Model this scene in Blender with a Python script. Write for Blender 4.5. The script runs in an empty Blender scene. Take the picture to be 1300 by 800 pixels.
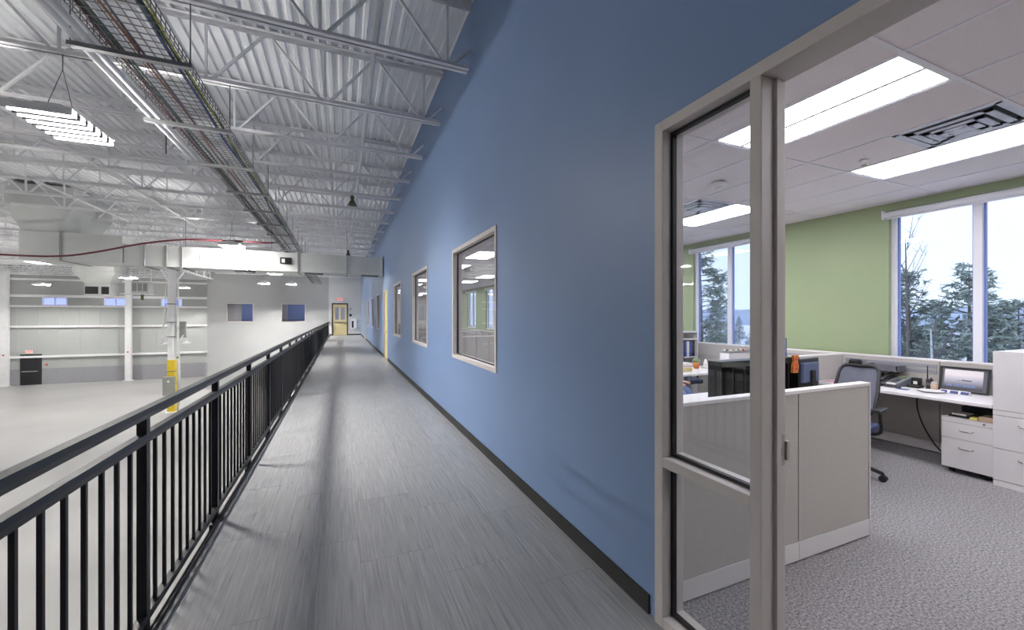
import bpy, bmesh, math, random
from mathutils import Vector, Matrix
random.seed(7)
R = math.radians
# ---------------------------------------------------------------- camera, world, exposure
scene = bpy.context.scene
COL = scene.collection
F_PX, TH, EYE = 514.5, R(22.87), 1.57
cam_d = bpy.data.cameras.new('camera'); cam = bpy.data.objects.new('camera', cam_d); COL.objects.link(cam)
cam_d.sensor_width = 36.0; cam_d.lens = 36.0 * F_PX / 1300.0; cam_d.shift_y = 1.0 / 1300.0
cam_d.clip_start = 0.05; cam_d.clip_end = 2000
cam.location = (0, 0, EYE); cam.rotation_euler = (R(90), 0, -TH)
scene.camera = cam
scene.view_settings.view_transform = 'Standard'; scene.view_settings.look = 'None'
scene.view_settings.gamma = 1.0; scene.view_settings.use_curve_mapping = False
scene.view_settings.exposure = 0.0
scene.cycles.diffuse_bounces = 6
TUBE_E, TROFFER_E, SKY_E = 1250.0, 17.5, 1.9
world = bpy.data.worlds.new('overcast'); scene.world = world; world.use_nodes = True
wn = world.node_tree.nodes; wl = world.node_tree.links
bg = wn['Background']; bg.inputs['Strength'].default_value = SKY_E
wtc = wn.new('ShaderNodeTexCoord'); wsp = wn.new('ShaderNodeSeparateXYZ'); wr = wn.new('ShaderNodeValToRGB')
wl.new(wtc.outputs['Generated'], wsp.inputs[0]); wl.new(wsp.outputs['Z'], wr.inputs[0]); wl.new(wr.outputs[0], bg.inputs['Color'])
wr.color_ramp.elements[0].position = 0.0; wr.color_ramp.elements[0].color = (0.93, 0.96, 1.0, 1)
wr.color_ramp.elements[1].position = 0.6; wr.color_ramp.elements[1].color = (0.97, 0.98, 1.0, 1)

# ---------------------------------------------------------------- helpers
def lin(c): return tuple((v/255/12.92 if v/255 <= .04045 else ((v/255+.055)/1.055)**2.4) for v in c)
MATS = {}
def mat(name, rgb, rough=.5, metal=0.0, var=.06, scale=6.0, emit=0.0, spec=.5, stretch=None, bump=0.0, bscale=None, trans=0.0, rough2=None):
    """procedural principled material: a noise texture varies colour (and relief)"""
    m = bpy.data.materials.new(name); m.use_nodes = True; MATS[name] = m
    nt = m.node_tree; n = nt.nodes; l = nt.links; b = n['Principled BSDF']
    b.inputs['Roughness'].default_value = rough; b.inputs['Metallic'].default_value = metal
    b.inputs['Specular IOR Level'].default_value = spec
    c = lin(rgb)
    tc = n.new('ShaderNodeTexCoord'); mp = n.new('ShaderNodeMapping'); nz = n.new('ShaderNodeTexNoise')
    nz.inputs['Scale'].default_value = scale; nz.inputs['Detail'].default_value = 4
    if stretch: mp.inputs['Scale'].default_value = stretch
    l.new(tc.outputs['Object'], mp.inputs[0]); l.new(mp.outputs[0], nz.inputs['Vector'])
    rp = n.new('ShaderNodeValToRGB'); l.new(nz.outputs['Fac'], rp.inputs[0])
    rp.color_ramp.elements[0].position = .3; rp.color_ramp.elements[1].position = .7
    rp.color_ramp.elements[0].color = tuple(v*(1-var) for v in c)+(1,)
    rp.color_ramp.elements[1].color = tuple(min(1, v*(1+var)) for v in c)+(1,)
    l.new(rp.outputs[0], b.inputs['Base Color'])
    if bump:
        n2 = n.new('ShaderNodeTexNoise'); n2.inputs['Scale'].default_value = bscale or scale*8; n2.inputs['Detail'].default_value = 3
        l.new(mp.outputs[0], n2.inputs['Vector'])
        bp = n.new('ShaderNodeBump'); bp.inputs['Strength'].default_value = bump; bp.inputs['Distance'].default_value = .01
        l.new(n2.outputs['Fac'], bp.inputs['Height']); l.new(bp.outputs[0], b.inputs['Normal'])
    if emit:
        l.new(rp.outputs[0], b.inputs['Emission Color']); b.inputs['Emission Strength'].default_value = emit
    if trans: b.inputs['Transmission Weight'].default_value = trans
    return m
def glass(name, tint=(240, 244, 246), refl=1.0):
    m = bpy.data.materials.new(name); m.use_nodes = True; MATS[name] = m
    nt = m.node_tree; n = nt.nodes; l = nt.links; n.remove(n['Principled BSDF'])
    tr = n.new('ShaderNodeBsdfTransparent'); tr.inputs[0].default_value = lin(tint)+(1,)
    gl = n.new('ShaderNodeBsdfGlossy'); gl.inputs['Roughness'].default_value = .01
    lw = n.new('ShaderNodeLayerWeight'); pw = n.new('ShaderNodeMath'); pw.operation = 'POWER'; pw.inputs[1].default_value = 4.5
    l.new(lw.outputs['Facing'], pw.inputs[0])
    mu = n.new('ShaderNodeMath'); mu.operation = 'MULTIPLY_ADD'; mu.inputs[1].default_value = .8*refl; mu.inputs[2].default_value = .035*refl; mu.use_clamp = True
    mx = n.new('ShaderNodeMixShader'); l.new(pw.outputs[0], mu.inputs[0]); l.new(mu.outputs[0], mx.inputs[0])
    l.new(tr.outputs[0], mx.inputs[1]); l.new(gl.outputs[0], mx.inputs[2]); l.new(mx.outputs[0], n['Material Output'].inputs[0])
    return m

class MB:
    def __init__(s): s.v = []; s.f = []
    def add(s, vs, fs):
        o = len(s.v); s.v += [tuple(v) for v in vs]; s.f += [tuple(i+o for i in f) for f in fs]; return s
    def box(s, x0, x1, y0, y1, z0, z1):
        return s.add([(x0,y0,z0),(x1,y0,z0),(x1,y1,z0),(x0,y1,z0),(x0,y0,z1),(x1,y0,z1),(x1,y1,z1),(x0,y1,z1)],
                     [(3,2,1,0),(4,5,6,7),(0,1,5,4),(1,2,6,5),(2,3,7,6),(3,0,4,7)])
    def bar(s, p, q, w, h, up=(0,0,1)):
        p = Vector(p); q = Vector(q); d = (q-p).normalized(); u = Vector(up)
        if abs(d.dot(u)) > .98: u = Vector((0,1,0))
        a = d.cross(u).normalized()*(w/2); b = a.cross(d).normalized()*(h/2)
        vs = [p-a-b, p+a-b, p+a+b, p-a+b, q-a-b, q+a-b, q+a+b, q-a+b]
        return s.add(vs, [(3,2,1,0),(4,5,6,7),(0,1,5,4),(1,2,6,5),(2,3,7,6),(3,0,4,7)])
    def tube(s, pts, r, n=8, cap=True):
        pts = [Vector(p) for p in pts]; rs = r if isinstance(r, (list, tuple)) else [r]*len(pts)
        t = (pts[1]-pts[0]).normalized(); u = Vector((0,0,1)) if abs(t.z) < .9 else Vector((1,0,0))
        a = t.cross(u).normalized(); o = len(s.v)
        for i, p in enumerate(pts):
            if i == 0: t = pts[1]-pts[0]
            elif i == len(pts)-1: t = pts[-1]-pts[-2]
            else: t = (pts[i+1]-pts[i]).normalized()+(pts[i]-pts[i-1]).normalized()
            t = t.normalized(); a = (a - t*a.dot(t)).normalized(); b = t.cross(a)
            for k in range(n):
                w = 2*math.pi*k/n; s.v.append(tuple(p+(a*math.cos(w)+b*math.sin(w))*rs[i]))
        for i in range(len(pts)-1):
            for k in range(n):
                k2 = (k+1) % n; s.f.append((o+i*n+k, o+i*n+k2, o+(i+1)*n+k2, o+(i+1)*n+k))
        if cap:
            s.f.append(tuple(o+k for k in reversed(range(n)))); e = o+(len(pts)-1)*n; s.f.append(tuple(e+k for k in range(n)))
        return s
    def lathe(s, prof, c=(0,0,0), n=16):
        o = len(s.v); c = Vector(c)
        for (r, z) in prof:
            for k in range(n):
                w = 2*math.pi*k/n; s.v.append((c.x+r*math.cos(w), c.y+r*math.sin(w), c.z+z))
        for i in range(len(prof)-1):
            for k in range(n):
                k2 = (k+1) % n; s.f.append((o+i*n+k, o+i*n+k2, o+(i+1)*n+k2, o+(i+1)*n+k))
        s.f.append(tuple(o+k for k in reversed(range(n)))); e = o+(len(prof)-1)*n; s.f.append(tuple(e+k for k in range(n)))
        return s
    def prism(s, poly, axis, a0, a1):
        """poly of 2-D points swept along axis ('x','y','z')"""
        def P(u, v, a): return {'x': (a,u,v), 'y': (u,a,v), 'z': (u,v,a)}[axis]
        n = len(poly); vs = [P(u,v,a0) for u,v in poly]+[P(u,v,a1) for u,v in poly]
        return s.add(vs, [tuple(reversed(range(n))), tuple(range(n,2*n))]+[(i,(i+1)%n,n+(i+1)%n,n+i) for i in range(n)])
    def hexa(s, bot, top):
        return s.add(list(bot)+list(top), [(3,2,1,0),(4,5,6,7),(0,1,5,4),(1,2,6,5),(2,3,7,6),(3,0,4,7)])
    def mesh(s, name, m, bevel=0, smooth=False, off=(0,0,0)):
        me = bpy.data.meshes.new(name); off = Vector(off)
        me.from_pydata([tuple(Vector(v)-off) for v in s.v], [], s.f)
        bm = bmesh.new(); bm.from_mesh(me)
        bmesh.ops.recalc_face_normals(bm, faces=bm.faces[:])
        if bevel: bmesh.ops.bevel(bm, geom=bm.edges[:], offset=bevel, segments=2, affect='EDGES', profile=.5, clamp_overlap=True)
        bm.to_mesh(me); bm.free()
        if smooth: me.shade_smooth()
        if m: me.materials.append(MATS[m] if isinstance(m, str) else m)
        return me
    def build(s, name, m, parent=None, bevel=0, smooth=False, off=None):
        """off: world location of the parent's origin (coordinates were given in the world)"""
        if off is None: off = wloc(parent) if parent else (0,0,0)
        o = bpy.data.objects.new(name, s.mesh(name, m, bevel, smooth, off)); COL.objects.link(o)
        if parent: o.parent = parent
        return o
WL = {}
def wloc(o): return WL.get(o.name, (0,0,0))
def tag(o, label=None, cat=None, group=None, kind=None):
    if label: o['label'] = label
    if cat: o['category'] = cat
    if group: o['group'] = group
    if kind: o['kind'] = kind
    return o
def thing(name, label, cat, loc=(0,0,0), group=None, rz=0):
    o = bpy.data.objects.new(name, None); COL.objects.link(o); o.location = loc; o.rotation_euler = (0,0,rz)
    o.empty_display_size = .1
    WL[o.name] = tuple(loc) if not rz else (0,0,0)
    return tag(o, label, cat, group)
def struct(o): o['kind'] = 'structure'; return o
def link_copy(src, parent=None, loc=None):
    c = src.copy(); COL.objects.link(c)
    c.parent = parent
    if loc is not None: c.location = loc
    return c
def copy_tree(o, loc=None, parent=None, rz=None):
    c = o.copy(); COL.objects.link(c); c.parent = parent
    if loc is not None: c.location = loc
    if rz is not None: c.rotation_euler = (0,0,rz)
    for ch in list(o.children): copy_tree(ch, None, c)
    return c
ORD = ['first','second','third','fourth','fifth','sixth','seventh','eighth','ninth','tenth','eleventh','twelfth','thirteenth','fourteenth','fifteenth','sixteenth','seventeenth','eighteenth','nineteenth','twentieth','twenty-first','twenty-second','twenty-third','twenty-fourth','twenty-fifth','twenty-sixth','twenty-seventh','twenty-eighth','twenty-ninth','thirtieth']
def text_mesh(name, body, size, m, parent, loc, rot, depth=.002):
    cu = bpy.data.curves.new(name, 'FONT'); cu.body = body; cu.size = size; cu.extrude = depth; cu.align_x = 'CENTER'; cu.align_y = 'CENTER'
    t = bpy.data.objects.new(name, cu); COL.objects.link(t)
    dg = bpy.context.evaluated_depsgraph_get(); me = bpy.data.meshes.new_from_object(t.evaluated_get(dg))
    bpy.data.objects.remove(t); o = bpy.data.objects.new(name, me); COL.objects.link(o)
    me.materials.clear(); me.materials.append(MATS[m]); o.parent = parent
    o.location = Vector(loc)-Vector(wloc(parent)) if parent else loc; o.rotation_euler = rot
    return o
def wall(name, m, axis, a0, a1, u0, u1, z0, z1, holes=()):
    """slab with rectangular holes; axis 'x': thin in x, u runs along y; axis 'y': thin in y, u along x"""
    us = sorted({u0, u1, *[h[0] for h in holes], *[h[1] for h in holes]}); us = [u for u in us if u0 <= u <= u1]
    zs = sorted({z0, z1, *[h[2] for h in holes], *[h[3] for h in holes]}); zs = [z for z in zs if z0 <= z <= z1]
    def solid(i, j):
        if i < 0 or j < 0 or i >= len(us)-1 or j >= len(zs)-1: return False
        uc = (us[i]+us[i+1])/2; zc = (zs[j]+zs[j+1])/2
        return not any(h[0] < uc < h[1] and h[2] < zc < h[3] for h in holes)
    b = MB()
    def P(a, u, z): return (a,u,z) if axis == 'x' else (u,a,z)
    def q(*p): b.add(p, [(0,1,2,3)])
    for i in range(len(us)-1):
        for j in range(len(zs)-1):
            if not solid(i, j): continue
            A, B, C, D = us[i], us[i+1], zs[j], zs[j+1]
            q(P(a0,A,C),P(a0,B,C),P(a0,B,D),P(a0,A,D)); q(P(a1,A,C),P(a1,A,D),P(a1,B,D),P(a1,B,C))
            if not solid(i-1,j): q(P(a0,A,C),P(a0,A,D),P(a1,A,D),P(a1,A,C))
            if not solid(i+1,j): q(P(a0,B,C),P(a1,B,C),P(a1,B,D),P(a0,B,D))
            if not solid(i,j-1): q(P(a0,A,C),P(a1,A,C),P(a1,B,C),P(a0,B,C))
            if not solid(i,j+1): q(P(a0,A,D),P(a0,B,D),P(a1,B,D),P(a1,A,D))
    me = b.mesh(name, m)
    bm = bmesh.new(); bm.from_mesh(me); bmesh.ops.remove_doubles(bm, verts=bm.verts[:], dist=1e-5)
    bmesh.ops.recalc_face_normals(bm, faces=bm.faces[:]); bm.to_mesh(me); bm.free()
    o = bpy.data.objects.new(name, me); COL.objects.link(o); return struct(o)

# ---------------------------------------------------------------- materials
mat('blue_paint', (117,141,180), .42, var=.03, scale=1.2, bump=.02, bscale=60)
mat('office_white', (205,200,198), .6, var=.02)
mat('green_paint', (148,162,126), .55, var=.03, scale=1.5)
mat('white_wall', (164,165,166), .6, var=.03, scale=.8)
mat('liner_panel', (172,175,174), .5, var=.03, scale=.6)
mat('end_white', (200,201,202), .6, var=.03, scale=.8)
mat('hall_white', (228,229,228), .6, var=.02)
mat('grey_band', (152,152,158), .6, var=.04)
mat('steel_white', (234,234,236), .5, var=.05, scale=3)
mat('deck_white', (232,233,236), .55, var=.05, scale=1.5)
mat('duct_metal', (200,202,201), .5, metal=.15, var=.05, scale=2)
mat('duct_seam', (140,142,144), .5)
mat('duct_dark', (120,121,123), .55)
mat('black_steel', (34,34,38), .4, var=.1, scale=8, spec=.4)
mat('black_rubber', (38,38,38), .65, var=.1)
mat('curb_grey', (84,86,90), .5, var=.1)
mat('edge_metal', (150,152,155), .35, metal=.6, var=.05)
mat('frame_taupe', (198,191,188), .45, var=.04, scale=4)
mat('strike_metal', (168,160,154), .4, var=.03)
mat('gasket_black', (18,17,20), .5)
mat('panel_fabric', (180,175,170), .8, var=.03, scale=40, bump=.05, bscale=300)
mat('laminate_white', (226,222,222), .4, var=.02)
mat('cabinet_white', (214,211,211), .4, var=.02)
mat('panel_dark', (96,95,100), .8, var=.05, scale=30)
mat('plastic_black', (26,26,29), .4, var=.1)
mat('plastic_grey', (92,94,102), .4, var=.06)
mat('plastic_silver', (150,152,158), .35, metal=.3, var=.05)
mat('mesh_fabric', (94,97,110), .7, var=.1, scale=120)
mat('chair_blue', (54,66,104), .7, var=.08)
mat('chrome', (190,188,186), .2, metal=1.0, var=.03)
mat('screen_dark', (24,27,34), .15, var=.1)
mat('monitor_back', (84,94,122), .45, var=.06)
mat('screen_blue', (112,134,186), .3, var=.08, scale=4)
mat('paper', (232,228,222), .7, var=.03)
mat('paper_yellow', (226,216,120), .7, var=.04)
mat('paper_pink', (206,150,176), .7, var=.1)
mat('paper_blue', (70,84,140), .6, var=.1)
mat('cardboard', (202,176,150), .8, var=.05)
mat('red_plastic', (206,52,48), .4, var=.05)
mat('orange_wood', (190,112,52), .5, var=.2, scale=20)
mat('leaf_green', (98,118,70), .6, var=.2)
mat('binder_blue', (48,74,150), .5, var=.08)
mat('door_wood', (214,198,148), .5, var=.06, scale=5, stretch=(6,6,.5))
mat('dark_frame', (52,52,50), .45)
mat('yellow_paint', (206,178,44), .5, var=.06)
mat('panelboard_grey', (140,142,138), .5, var=.05)
mat('exit_red', (255,60,50), .4, emit=1.6, var=.02)
mat('white_plastic', (226,226,224), .4, var=.02)
mat('olive', (92,92,64), .6, var=.1)
mat('wire_zinc', (118,120,122), .4, metal=.7, var=.05)
mat('cable_red', (104,40,52), .5, var=.1)
mat('cable_black', (44,50,52), .5, var=.1)
mat('cable_teal', (62,88,88), .5, var=.1)
mat('cable_orange', (168,112,74), .5, var=.1)
mat('cable_violet', (98,80,110), .5, var=.1)
mat('cable_blue', (58,64,134), .5, var=.1)
mat('cable_yellow', (188,184,70), .5, var=.1)
mat('lamp_tube', (255,252,246), .4, var=0.0, emit=TUBE_E)
mat('lamp_diffuser', (250,249,255), .4, var=0.0, emit=TROFFER_E)
mat('lamp_reflector', (118,119,120), .5, var=.02)
mat('lamp_housing', (224,225,226), .4, var=.02)
mat('ceiling_tile', (226,219,222), .85, var=.03, scale=60, bump=.05, bscale=400)
mat('ceiling_tee', (226,224,232), .5, var=.01)
mat('diffuser_metal', (218,222,238), .3, metal=.0, var=.04)  # reflected daylight painted in as a pale blue base colour
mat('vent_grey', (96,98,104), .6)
mat('trapeze_zinc', (150,152,154), .45, metal=.2, var=.05)
mat('vent_dark', (36,37,40), .6)
mat('window_white', (226,226,232), .35, var=.02)
mat('window_edge', (120,136,190), .4, var=.04)  # blue reflections on the window frames, painted as sash colour
mat('snow', (232,236,244), .7, var=.06, scale=.3)
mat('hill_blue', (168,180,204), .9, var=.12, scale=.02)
mat('bark', (118,112,110), .9, var=.2, scale=10)
mat('birch_bark', (206,208,214), .7, var=.12, scale=6, stretch=(1,1,.2))
mat('needles', (156,168,160), .8, var=.25, scale=2.5)  # haze over the trees put into a pale greyish needle colour
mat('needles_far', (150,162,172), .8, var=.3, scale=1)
mat('twigs', (104,98,106), .9, var=.1)
mat('skin', (214,164,138), .5, var=.04)
mat('denim', (112,130,178), .8, var=.12, scale=14)
mat('shirt', (150,168,210), .8, var=.05)
mat('hair', (66,48,36), .6, var=.2)
mat('shoe', (40,36,34), .5)
mat('room_blue', (120,136,180), .6, var=.03)
mat('curtain_beige', (196,188,184), .8, var=.05)
mat('pane_blue', (120,138,235), .2, var=.15, scale=3)
glass('clear_glass', (244,246,248), 1.0)
glass('office_glass', (226,234,246), .8)
glass('blue_glass', (196,204,255), .8)  # blue of the daylight outside is tinted into the high window panes

# corridor floor: grey vinyl with fine lengthwise streaks; each board takes its own tone
m = mat('vinyl_board', (128,128,130), .34, var=.0, spec=.5)
nt = m.node_tree; n = nt.nodes; l = nt.links; b = n['Principled BSDF']
tc = n.new('ShaderNodeTexCoord'); oi = n.new('ShaderNodeObjectInfo')
sc_ = n.new('ShaderNodeVectorMath'); sc_.operation = 'SCALE'; sc_.inputs['Scale'].default_value = 31.0
cb = n.new('ShaderNodeCombineXYZ'); l.new(oi.outputs['Random'], cb.inputs[0]); l.new(oi.outputs['Random'], cb.inputs[1]); l.new(cb.outputs[0], sc_.inputs[0])
ad = n.new('ShaderNodeVectorMath'); ad.operation = 'ADD'; l.new(tc.outputs['Object'], ad.inputs[0]); l.new(sc_.outputs[0], ad.inputs[1])
mp = n.new('ShaderNodeMapping'); mp.inputs['Scale'].default_value = (70, 2.2, 1); l.new(ad.outputs[0], mp.inputs[0])
nz = n.new('ShaderNodeTexNoise'); nz.inputs['Scale'].default_value = 1.0; nz.inputs['Detail'].default_value = 5; nz.inputs['Roughness'].default_value = .65
l.new(mp.outputs[0], nz.inputs['Vector'])
rp = n.new('ShaderNodeValToRGB'); l.new(nz.outputs['Fac'], rp.inputs[0]); cr = rp.color_ramp
cr.elements[0].position = .2; cr.elements[0].color = lin((108,108,111))+(1,)
cr.elements[1].position = .82; cr.elements[1].color = lin((202,201,200))+(1,)
e = cr.elements.new(.42); e.color = lin((152,152,154))+(1,); e = cr.elements.new(.6); e.color = lin((168,168,170))+(1,)
hs = n.new('ShaderNodeHueSaturation'); mr = n.new('ShaderNodeMapRange'); mr.inputs['To Min'].default_value = .96; mr.inputs['To Max'].default_value = 1.04
l.new(oi.outputs['Random'], mr.inputs[0]); l.new(mr.outputs[0], hs.inputs['Value']); l.new(rp.outputs[0], hs.inputs['Color'])
l.new(hs.outputs[0], b.inputs['Base Color'])
# office carpet: flecked
m = mat('carpet', (112,109,113), .95, var=.0, spec=.1)
nt = m.node_tree; n = nt.nodes; l = nt.links; b = n['Principled BSDF']
tc = n.new('ShaderNodeTexCoord'); nz = n.new('ShaderNodeTexNoise'); nz.inputs['Scale'].default_value = 75; nz.inputs['Detail'].default_value = 5; nz.inputs['Roughness'].default_value = .8
l.new(tc.outputs['Object'], nz.inputs['Vector']); rp = n.new('ShaderNodeValToRGB'); l.new(nz.outputs['Fac'], rp.inputs[0]); cr = rp.color_ramp
cr.elements[0].position = .36; cr.elements[0].color = lin((78,76,79))+(1,); cr.elements[1].position = .66; cr.elements[1].color = lin((182,178,181))+(1,)
l.new(rp.outputs[0], b.inputs['Base Color'])
bp = n.new('ShaderNodeBump'); bp.inputs['Strength'].default_value = .4; bp.inputs['Distance'].default_value = .01; l.new(nz.outputs['Fac'], bp.inputs['Height']); l.new(bp.outputs[0], b.inputs['Normal'])
# polished warehouse concrete
m = mat('concrete', (144,143,143), .3, var=.10, scale=.35, spec=.15, bump=.01, bscale=3)
# ================================================================ THE SHELL
XW, YE, YF, ZD, ZG = 1.5, 35.5, 43.0, 5.44, -3.73     # corridor wall, end wall, far wall, deck, warehouse floor
YB, XL = -4.0, -27.0
struct(MB().box(XL, -.86, YB, YF, ZG-.2, ZG).build('floor', 'concrete'))['label'] = 'polished grey concrete warehouse floor below the walkway'
# walkway slab and its boards
wf = struct(MB().box(-.80, XW+.06, YB, YE, -.3, -.004).build('floor', 'curb_grey')); wf['label'] = 'grey vinyl board floor of the upper walkway'
bw, bl, x0f = .462, .92, -.81
board = MB().box(.0008, bw-.0008, .0008, bl-.0008, -.004, 0).mesh('floor_board', 'vinyl_board')
for c in range(5):
    y = YB + (c*.613) % bl - bl
    while y < YE:
        if y > -1.5 and y+bl < YE+.9:
            o = bpy.data.objects.new('floor_board', board); COL.objects.link(o); o.parent = wf; o.location = (x0f+c*bw, y, 0)
            if y+bl > YE: o.scale = (1, (YE-y)/bl, 1)
        y += bl
struct(MB().box(-.87, -.845, YB, YE, -.35, .03).box(-.865, -.845, YB, YE, .03, .035).build('trim_1', 'black_steel'))
struct(MB().box(-.845, -.818, YB, YE, -.35, .018).build('trim_2', 'curb_grey'))
struct(MB().box(-.818, -.81, YB, YE, -.3, .006).build('trim_3', 'edge_metal'))
struct(MB().box(-.86, -.84, YB, YE, ZG, -.35).build('wall_below', 'white_wall'))
# roof deck: ribs along the hall
prof = []; x = XL; p = .1524
while x < XW+.02:
    prof += [(x, 0), (x+.045, 0), (x+.06, .045), (x+p-.015, .045)]; x += p
b = MB(); nP = len(prof)
b.add([(u, YB, ZD+w) for u, w in prof]+[(u, YF+.1, ZD+w) for u, w in prof], [(i, i+1, nP+i+1, nP+i) for i in range(nP-1)])
ceil = struct(b.build('ceiling', 'deck_white')); ceil['label'] = 'white ribbed steel roof deck over the warehouse'
MB().box(XL, XW+.2, YB, YF+.2, ZD+.06, ZD+.12).build('roof_board', 'vent_dark', ceil)
# corridor wall: blue towards the hall, white towards the offices
WIN = [(3.96,5.77,.97,2.52), (7.63,9.36,.97,2.52), (11.33,12.93,.97,2.52), (18.2,19.5,.97,2.52), (21.6,22.8,.97,2.52), (25.1,26.5,.97,2.52)]
DOORS = [(14.75,15.85,0,2.5), (28.3,29.5,0,2.5)]
UNIT = (-.05, 1.635, 0, 2.55)
holes = WIN + DOORS + [UNIT]
w = wall('wall_right', 'blue_paint', 'x', XW, XW+.06, YB, YE, 0, ZD+.04, holes); w['label'] = 'tall blue painted wall along the walkway'
wall('wall_office', 'office_white', 'x', XW+.06, XW+.12, YB, YE, 0, 3.2, holes)
segs = []; y = YB
for h in sorted(DOORS+[UNIT]): segs.append((y, h[0]-.05)); y = h[1]+.05
segs.append((y, YE))
for i, (a, c) in enumerate(segs): struct(MB().box(XW-.012, XW, a, c, 0, .10).build('baseboard_right', 'black_rubber'))
# far wall of the warehouse: liner panels, girts, high windows
FW = [(-24.95+3.65*i, -23.5+3.65*i, 2.38, 3.0) for i in range(4)]
fwall = wall('wall_far', 'liner_panel', 'y', YF, YF+.2, XL, -8.0, ZG, ZD+.1, FW)
for k in range(16):   # liner sheets standing proud with open joints
    for (z0, z1) in ((-2.5, -1.66), (-1.5, .66), (.82, 2.3)):
        MB().box(XL+.7+k*1.2, XL+.7+k*1.2+1.19, YF-.02, YF, z0, z1).build('liner_sheet', 'liner_panel', fwall)
for (z0, z1) in ((-1.66, -1.5), (.66, .82), (2.24, 2.38), (3.0, 3.2), (4.3, 4.45)):
    MB().box(XL, -8.9, YF-.14, YF, z0, z1).build('girt', 'steel_white', fwall)
MB().box(XL, -8.9, YF-.03, YF, ZG, -2.5).build('lower_band', 'grey_band', fwall)
wall('wall_left', 'hall_white', 'x', XL-.2, XL, YB, YF, ZG, ZD+.1)
wall('wall_back', 'white_wall', 'y', YB-.2, YB, XL, 6.6, ZG, ZD+.1)
for i, h in enumerate(FW):
    if i > 3: continue
    t = struct(thing('window_%d' % (i+20), None, None, (h[0], YF, h[2])))
    b = MB(); x0, x1, z0, z1 = h
    b.box(x0, x1, YF-.03, YF+.1, z0, z0+.05).box(x0, x1, YF-.03, YF+.1, z1-.05, z1).box(x0, x0+.05, YF-.03, YF+.1, z0, z1).box(x1-.05, x1, YF-.03, YF+.1, z0, z1).box((x0+x1)/2-.025, (x0+x1)/2+.025, YF-.03, YF+.1, z0, z1)
    b.build('window_frame', 'steel_white', t)
    for a in (x0+.05, (x0+x1)/2+.025): MB().box(a, a+(x1-x0)/2-.075, YF+.03, YF+.04, z0+.05, z1-.05).build('pane', 'blue_glass', t)
# white office block at the end of the hall, with two windows, and the walkway's end wall
EW = [(-7.72,-6.04,1.1,2.5), (-4.23,-2.56,1.1,2.5)]
DOOR_E = (-.62, .46, 0, 2.55)
wall('wall_end', 'white_wall', 'y', YE, YE+.15, -8.9, -.9, ZG, ZD+.1, EW)
wall('wall_end_walkway', 'end_white', 'y', YE-.03, YE+.15, -.9, XW+.1, 0, ZD+.1, [DOOR_E])
wall('wall_block_side', 'white_wall', 'x', -8.9, -8.75, YE+.15, YF, ZG, ZD+.1)
struct(MB().box(-.86, DOOR_E[0]-.06, YE-.045, YE-.03, 0, .1).build('baseboard_end', 'black_rubber'))
struct(MB().box(DOOR_E[1]+.06, XW, YE-.045, YE-.03, 0, .1).build('baseboard_end', 'black_rubber'))
# rooms behind the end windows
wall('wall_end_room', 'room_blue', 'y', YE+3.0, YE+3.1, -8.75, -1.4, 0, 3.1)
wall('wall_stair_hall', 'office_white', 'y', YE+3.0, YE+3.1, -1.3, 6.5, 0, 3.1)
struct(MB().box(-8.75, 6.5, YE+.15, YE+3.0, -.1, 0).build('floor', 'carpet'))
struct(MB().box(-8.75, 6.5, YE+.15, YE+3.1, 3.0, 3.1).build('ceiling', 'ceiling_tile'))
wall('wall_room_divider', 'room_blue', 'x', -5.2, -5.1, YE+.15, YE+3, 0, 3)
wall('wall_room_divider', 'room_blue', 'x', -1.4, -1.3, YE+.15, YE+3, 0, 3)
for i, h in enumerate(EW):
    t = struct(thing('window_%d' % (i+30), None, None, (h[0], YE, h[2])))
    x0, x1, z0, z1 = h; b = MB()
    for q in ((x0,x1,z0,z0+.05),(x0,x1,z1-.05,z1),(x0,x0+.05,z0,z1),(x1-.05,x1,z0,z1)): b.box(q[0],q[1],YE-.03,YE+.16,q[2],q[3])
    b.build('window_frame', 'frame_taupe', t); MB().box(x0+.05, x1-.05, YE+.06, YE+.07, z0+.05, z1-.05).build('pane', 'clear_glass', t)
for i in range(9):
    pass
# ================================================================ ROOF JOISTS
JY = [4.88+1.53*i for i in range(25)]
def joist_parts(L):
    tc = MB(); bc = MB()
    for s in (-1, 1):
        y0, y1 = (.012, .062) if s > 0 else (-.062, -.012)
        tc.box(-L, 0, y0, y1, ZD-.008, ZD); bc.box(-L+.2, 0-.04, y0, y1, ZD-.82, ZD-.812)
        yv = (.012, .018) if s > 0 else (-.018, -.012)
        tc.box(-L, 0, yv[0], yv[1], ZD-.06, ZD); bc.box(-L+.2, 0-.04, yv[0], yv[1], ZD-.82, ZD-.755)
    di, ve = [], []
    x = -.30
    while x > -L+.3:
        ve.append(((x, 0, ZD-.80), (x, 0, ZD-.02)))
        di.append(((x-.05, 0, ZD-.79), (x-.68, 0, ZD-.03)))
        if x-1.41 > -L+.3: di.append(((x-1.36, 0, ZD-.79), (x-.74, 0, ZD-.03)))
        x -= 1.41
    di.append(((-.25, 0, ZD-.79), (-.02, 0, ZD-.55)))
    return tc, bc, di, ve
LA, LB = XW+8.55, 16.0
tcA, bcA, diA, veA = joist_parts(LA)
mt = tcA.mesh('top_chord', 'steel_white'); mb_ = bcA.mesh('bottom_chord', 'steel_white')
dm = [MB().bar(p, q, .03, .035, (0,1,0)).mesh('diagonal', 'steel_white') for p, q in diA]
vm = [MB().bar(p, q, .028, .028, (0,1,0)).mesh('vertical', 'steel_white') for p, q in veA]
wb = MB()
for p, q in diA: wb.bar(p, q, .03, .035, (0,1,0))
for p, q in veA: wb.bar(p, q, .028, .028, (0,1,0))
wm = wb.mesh('web', 'steel_white')
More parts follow.
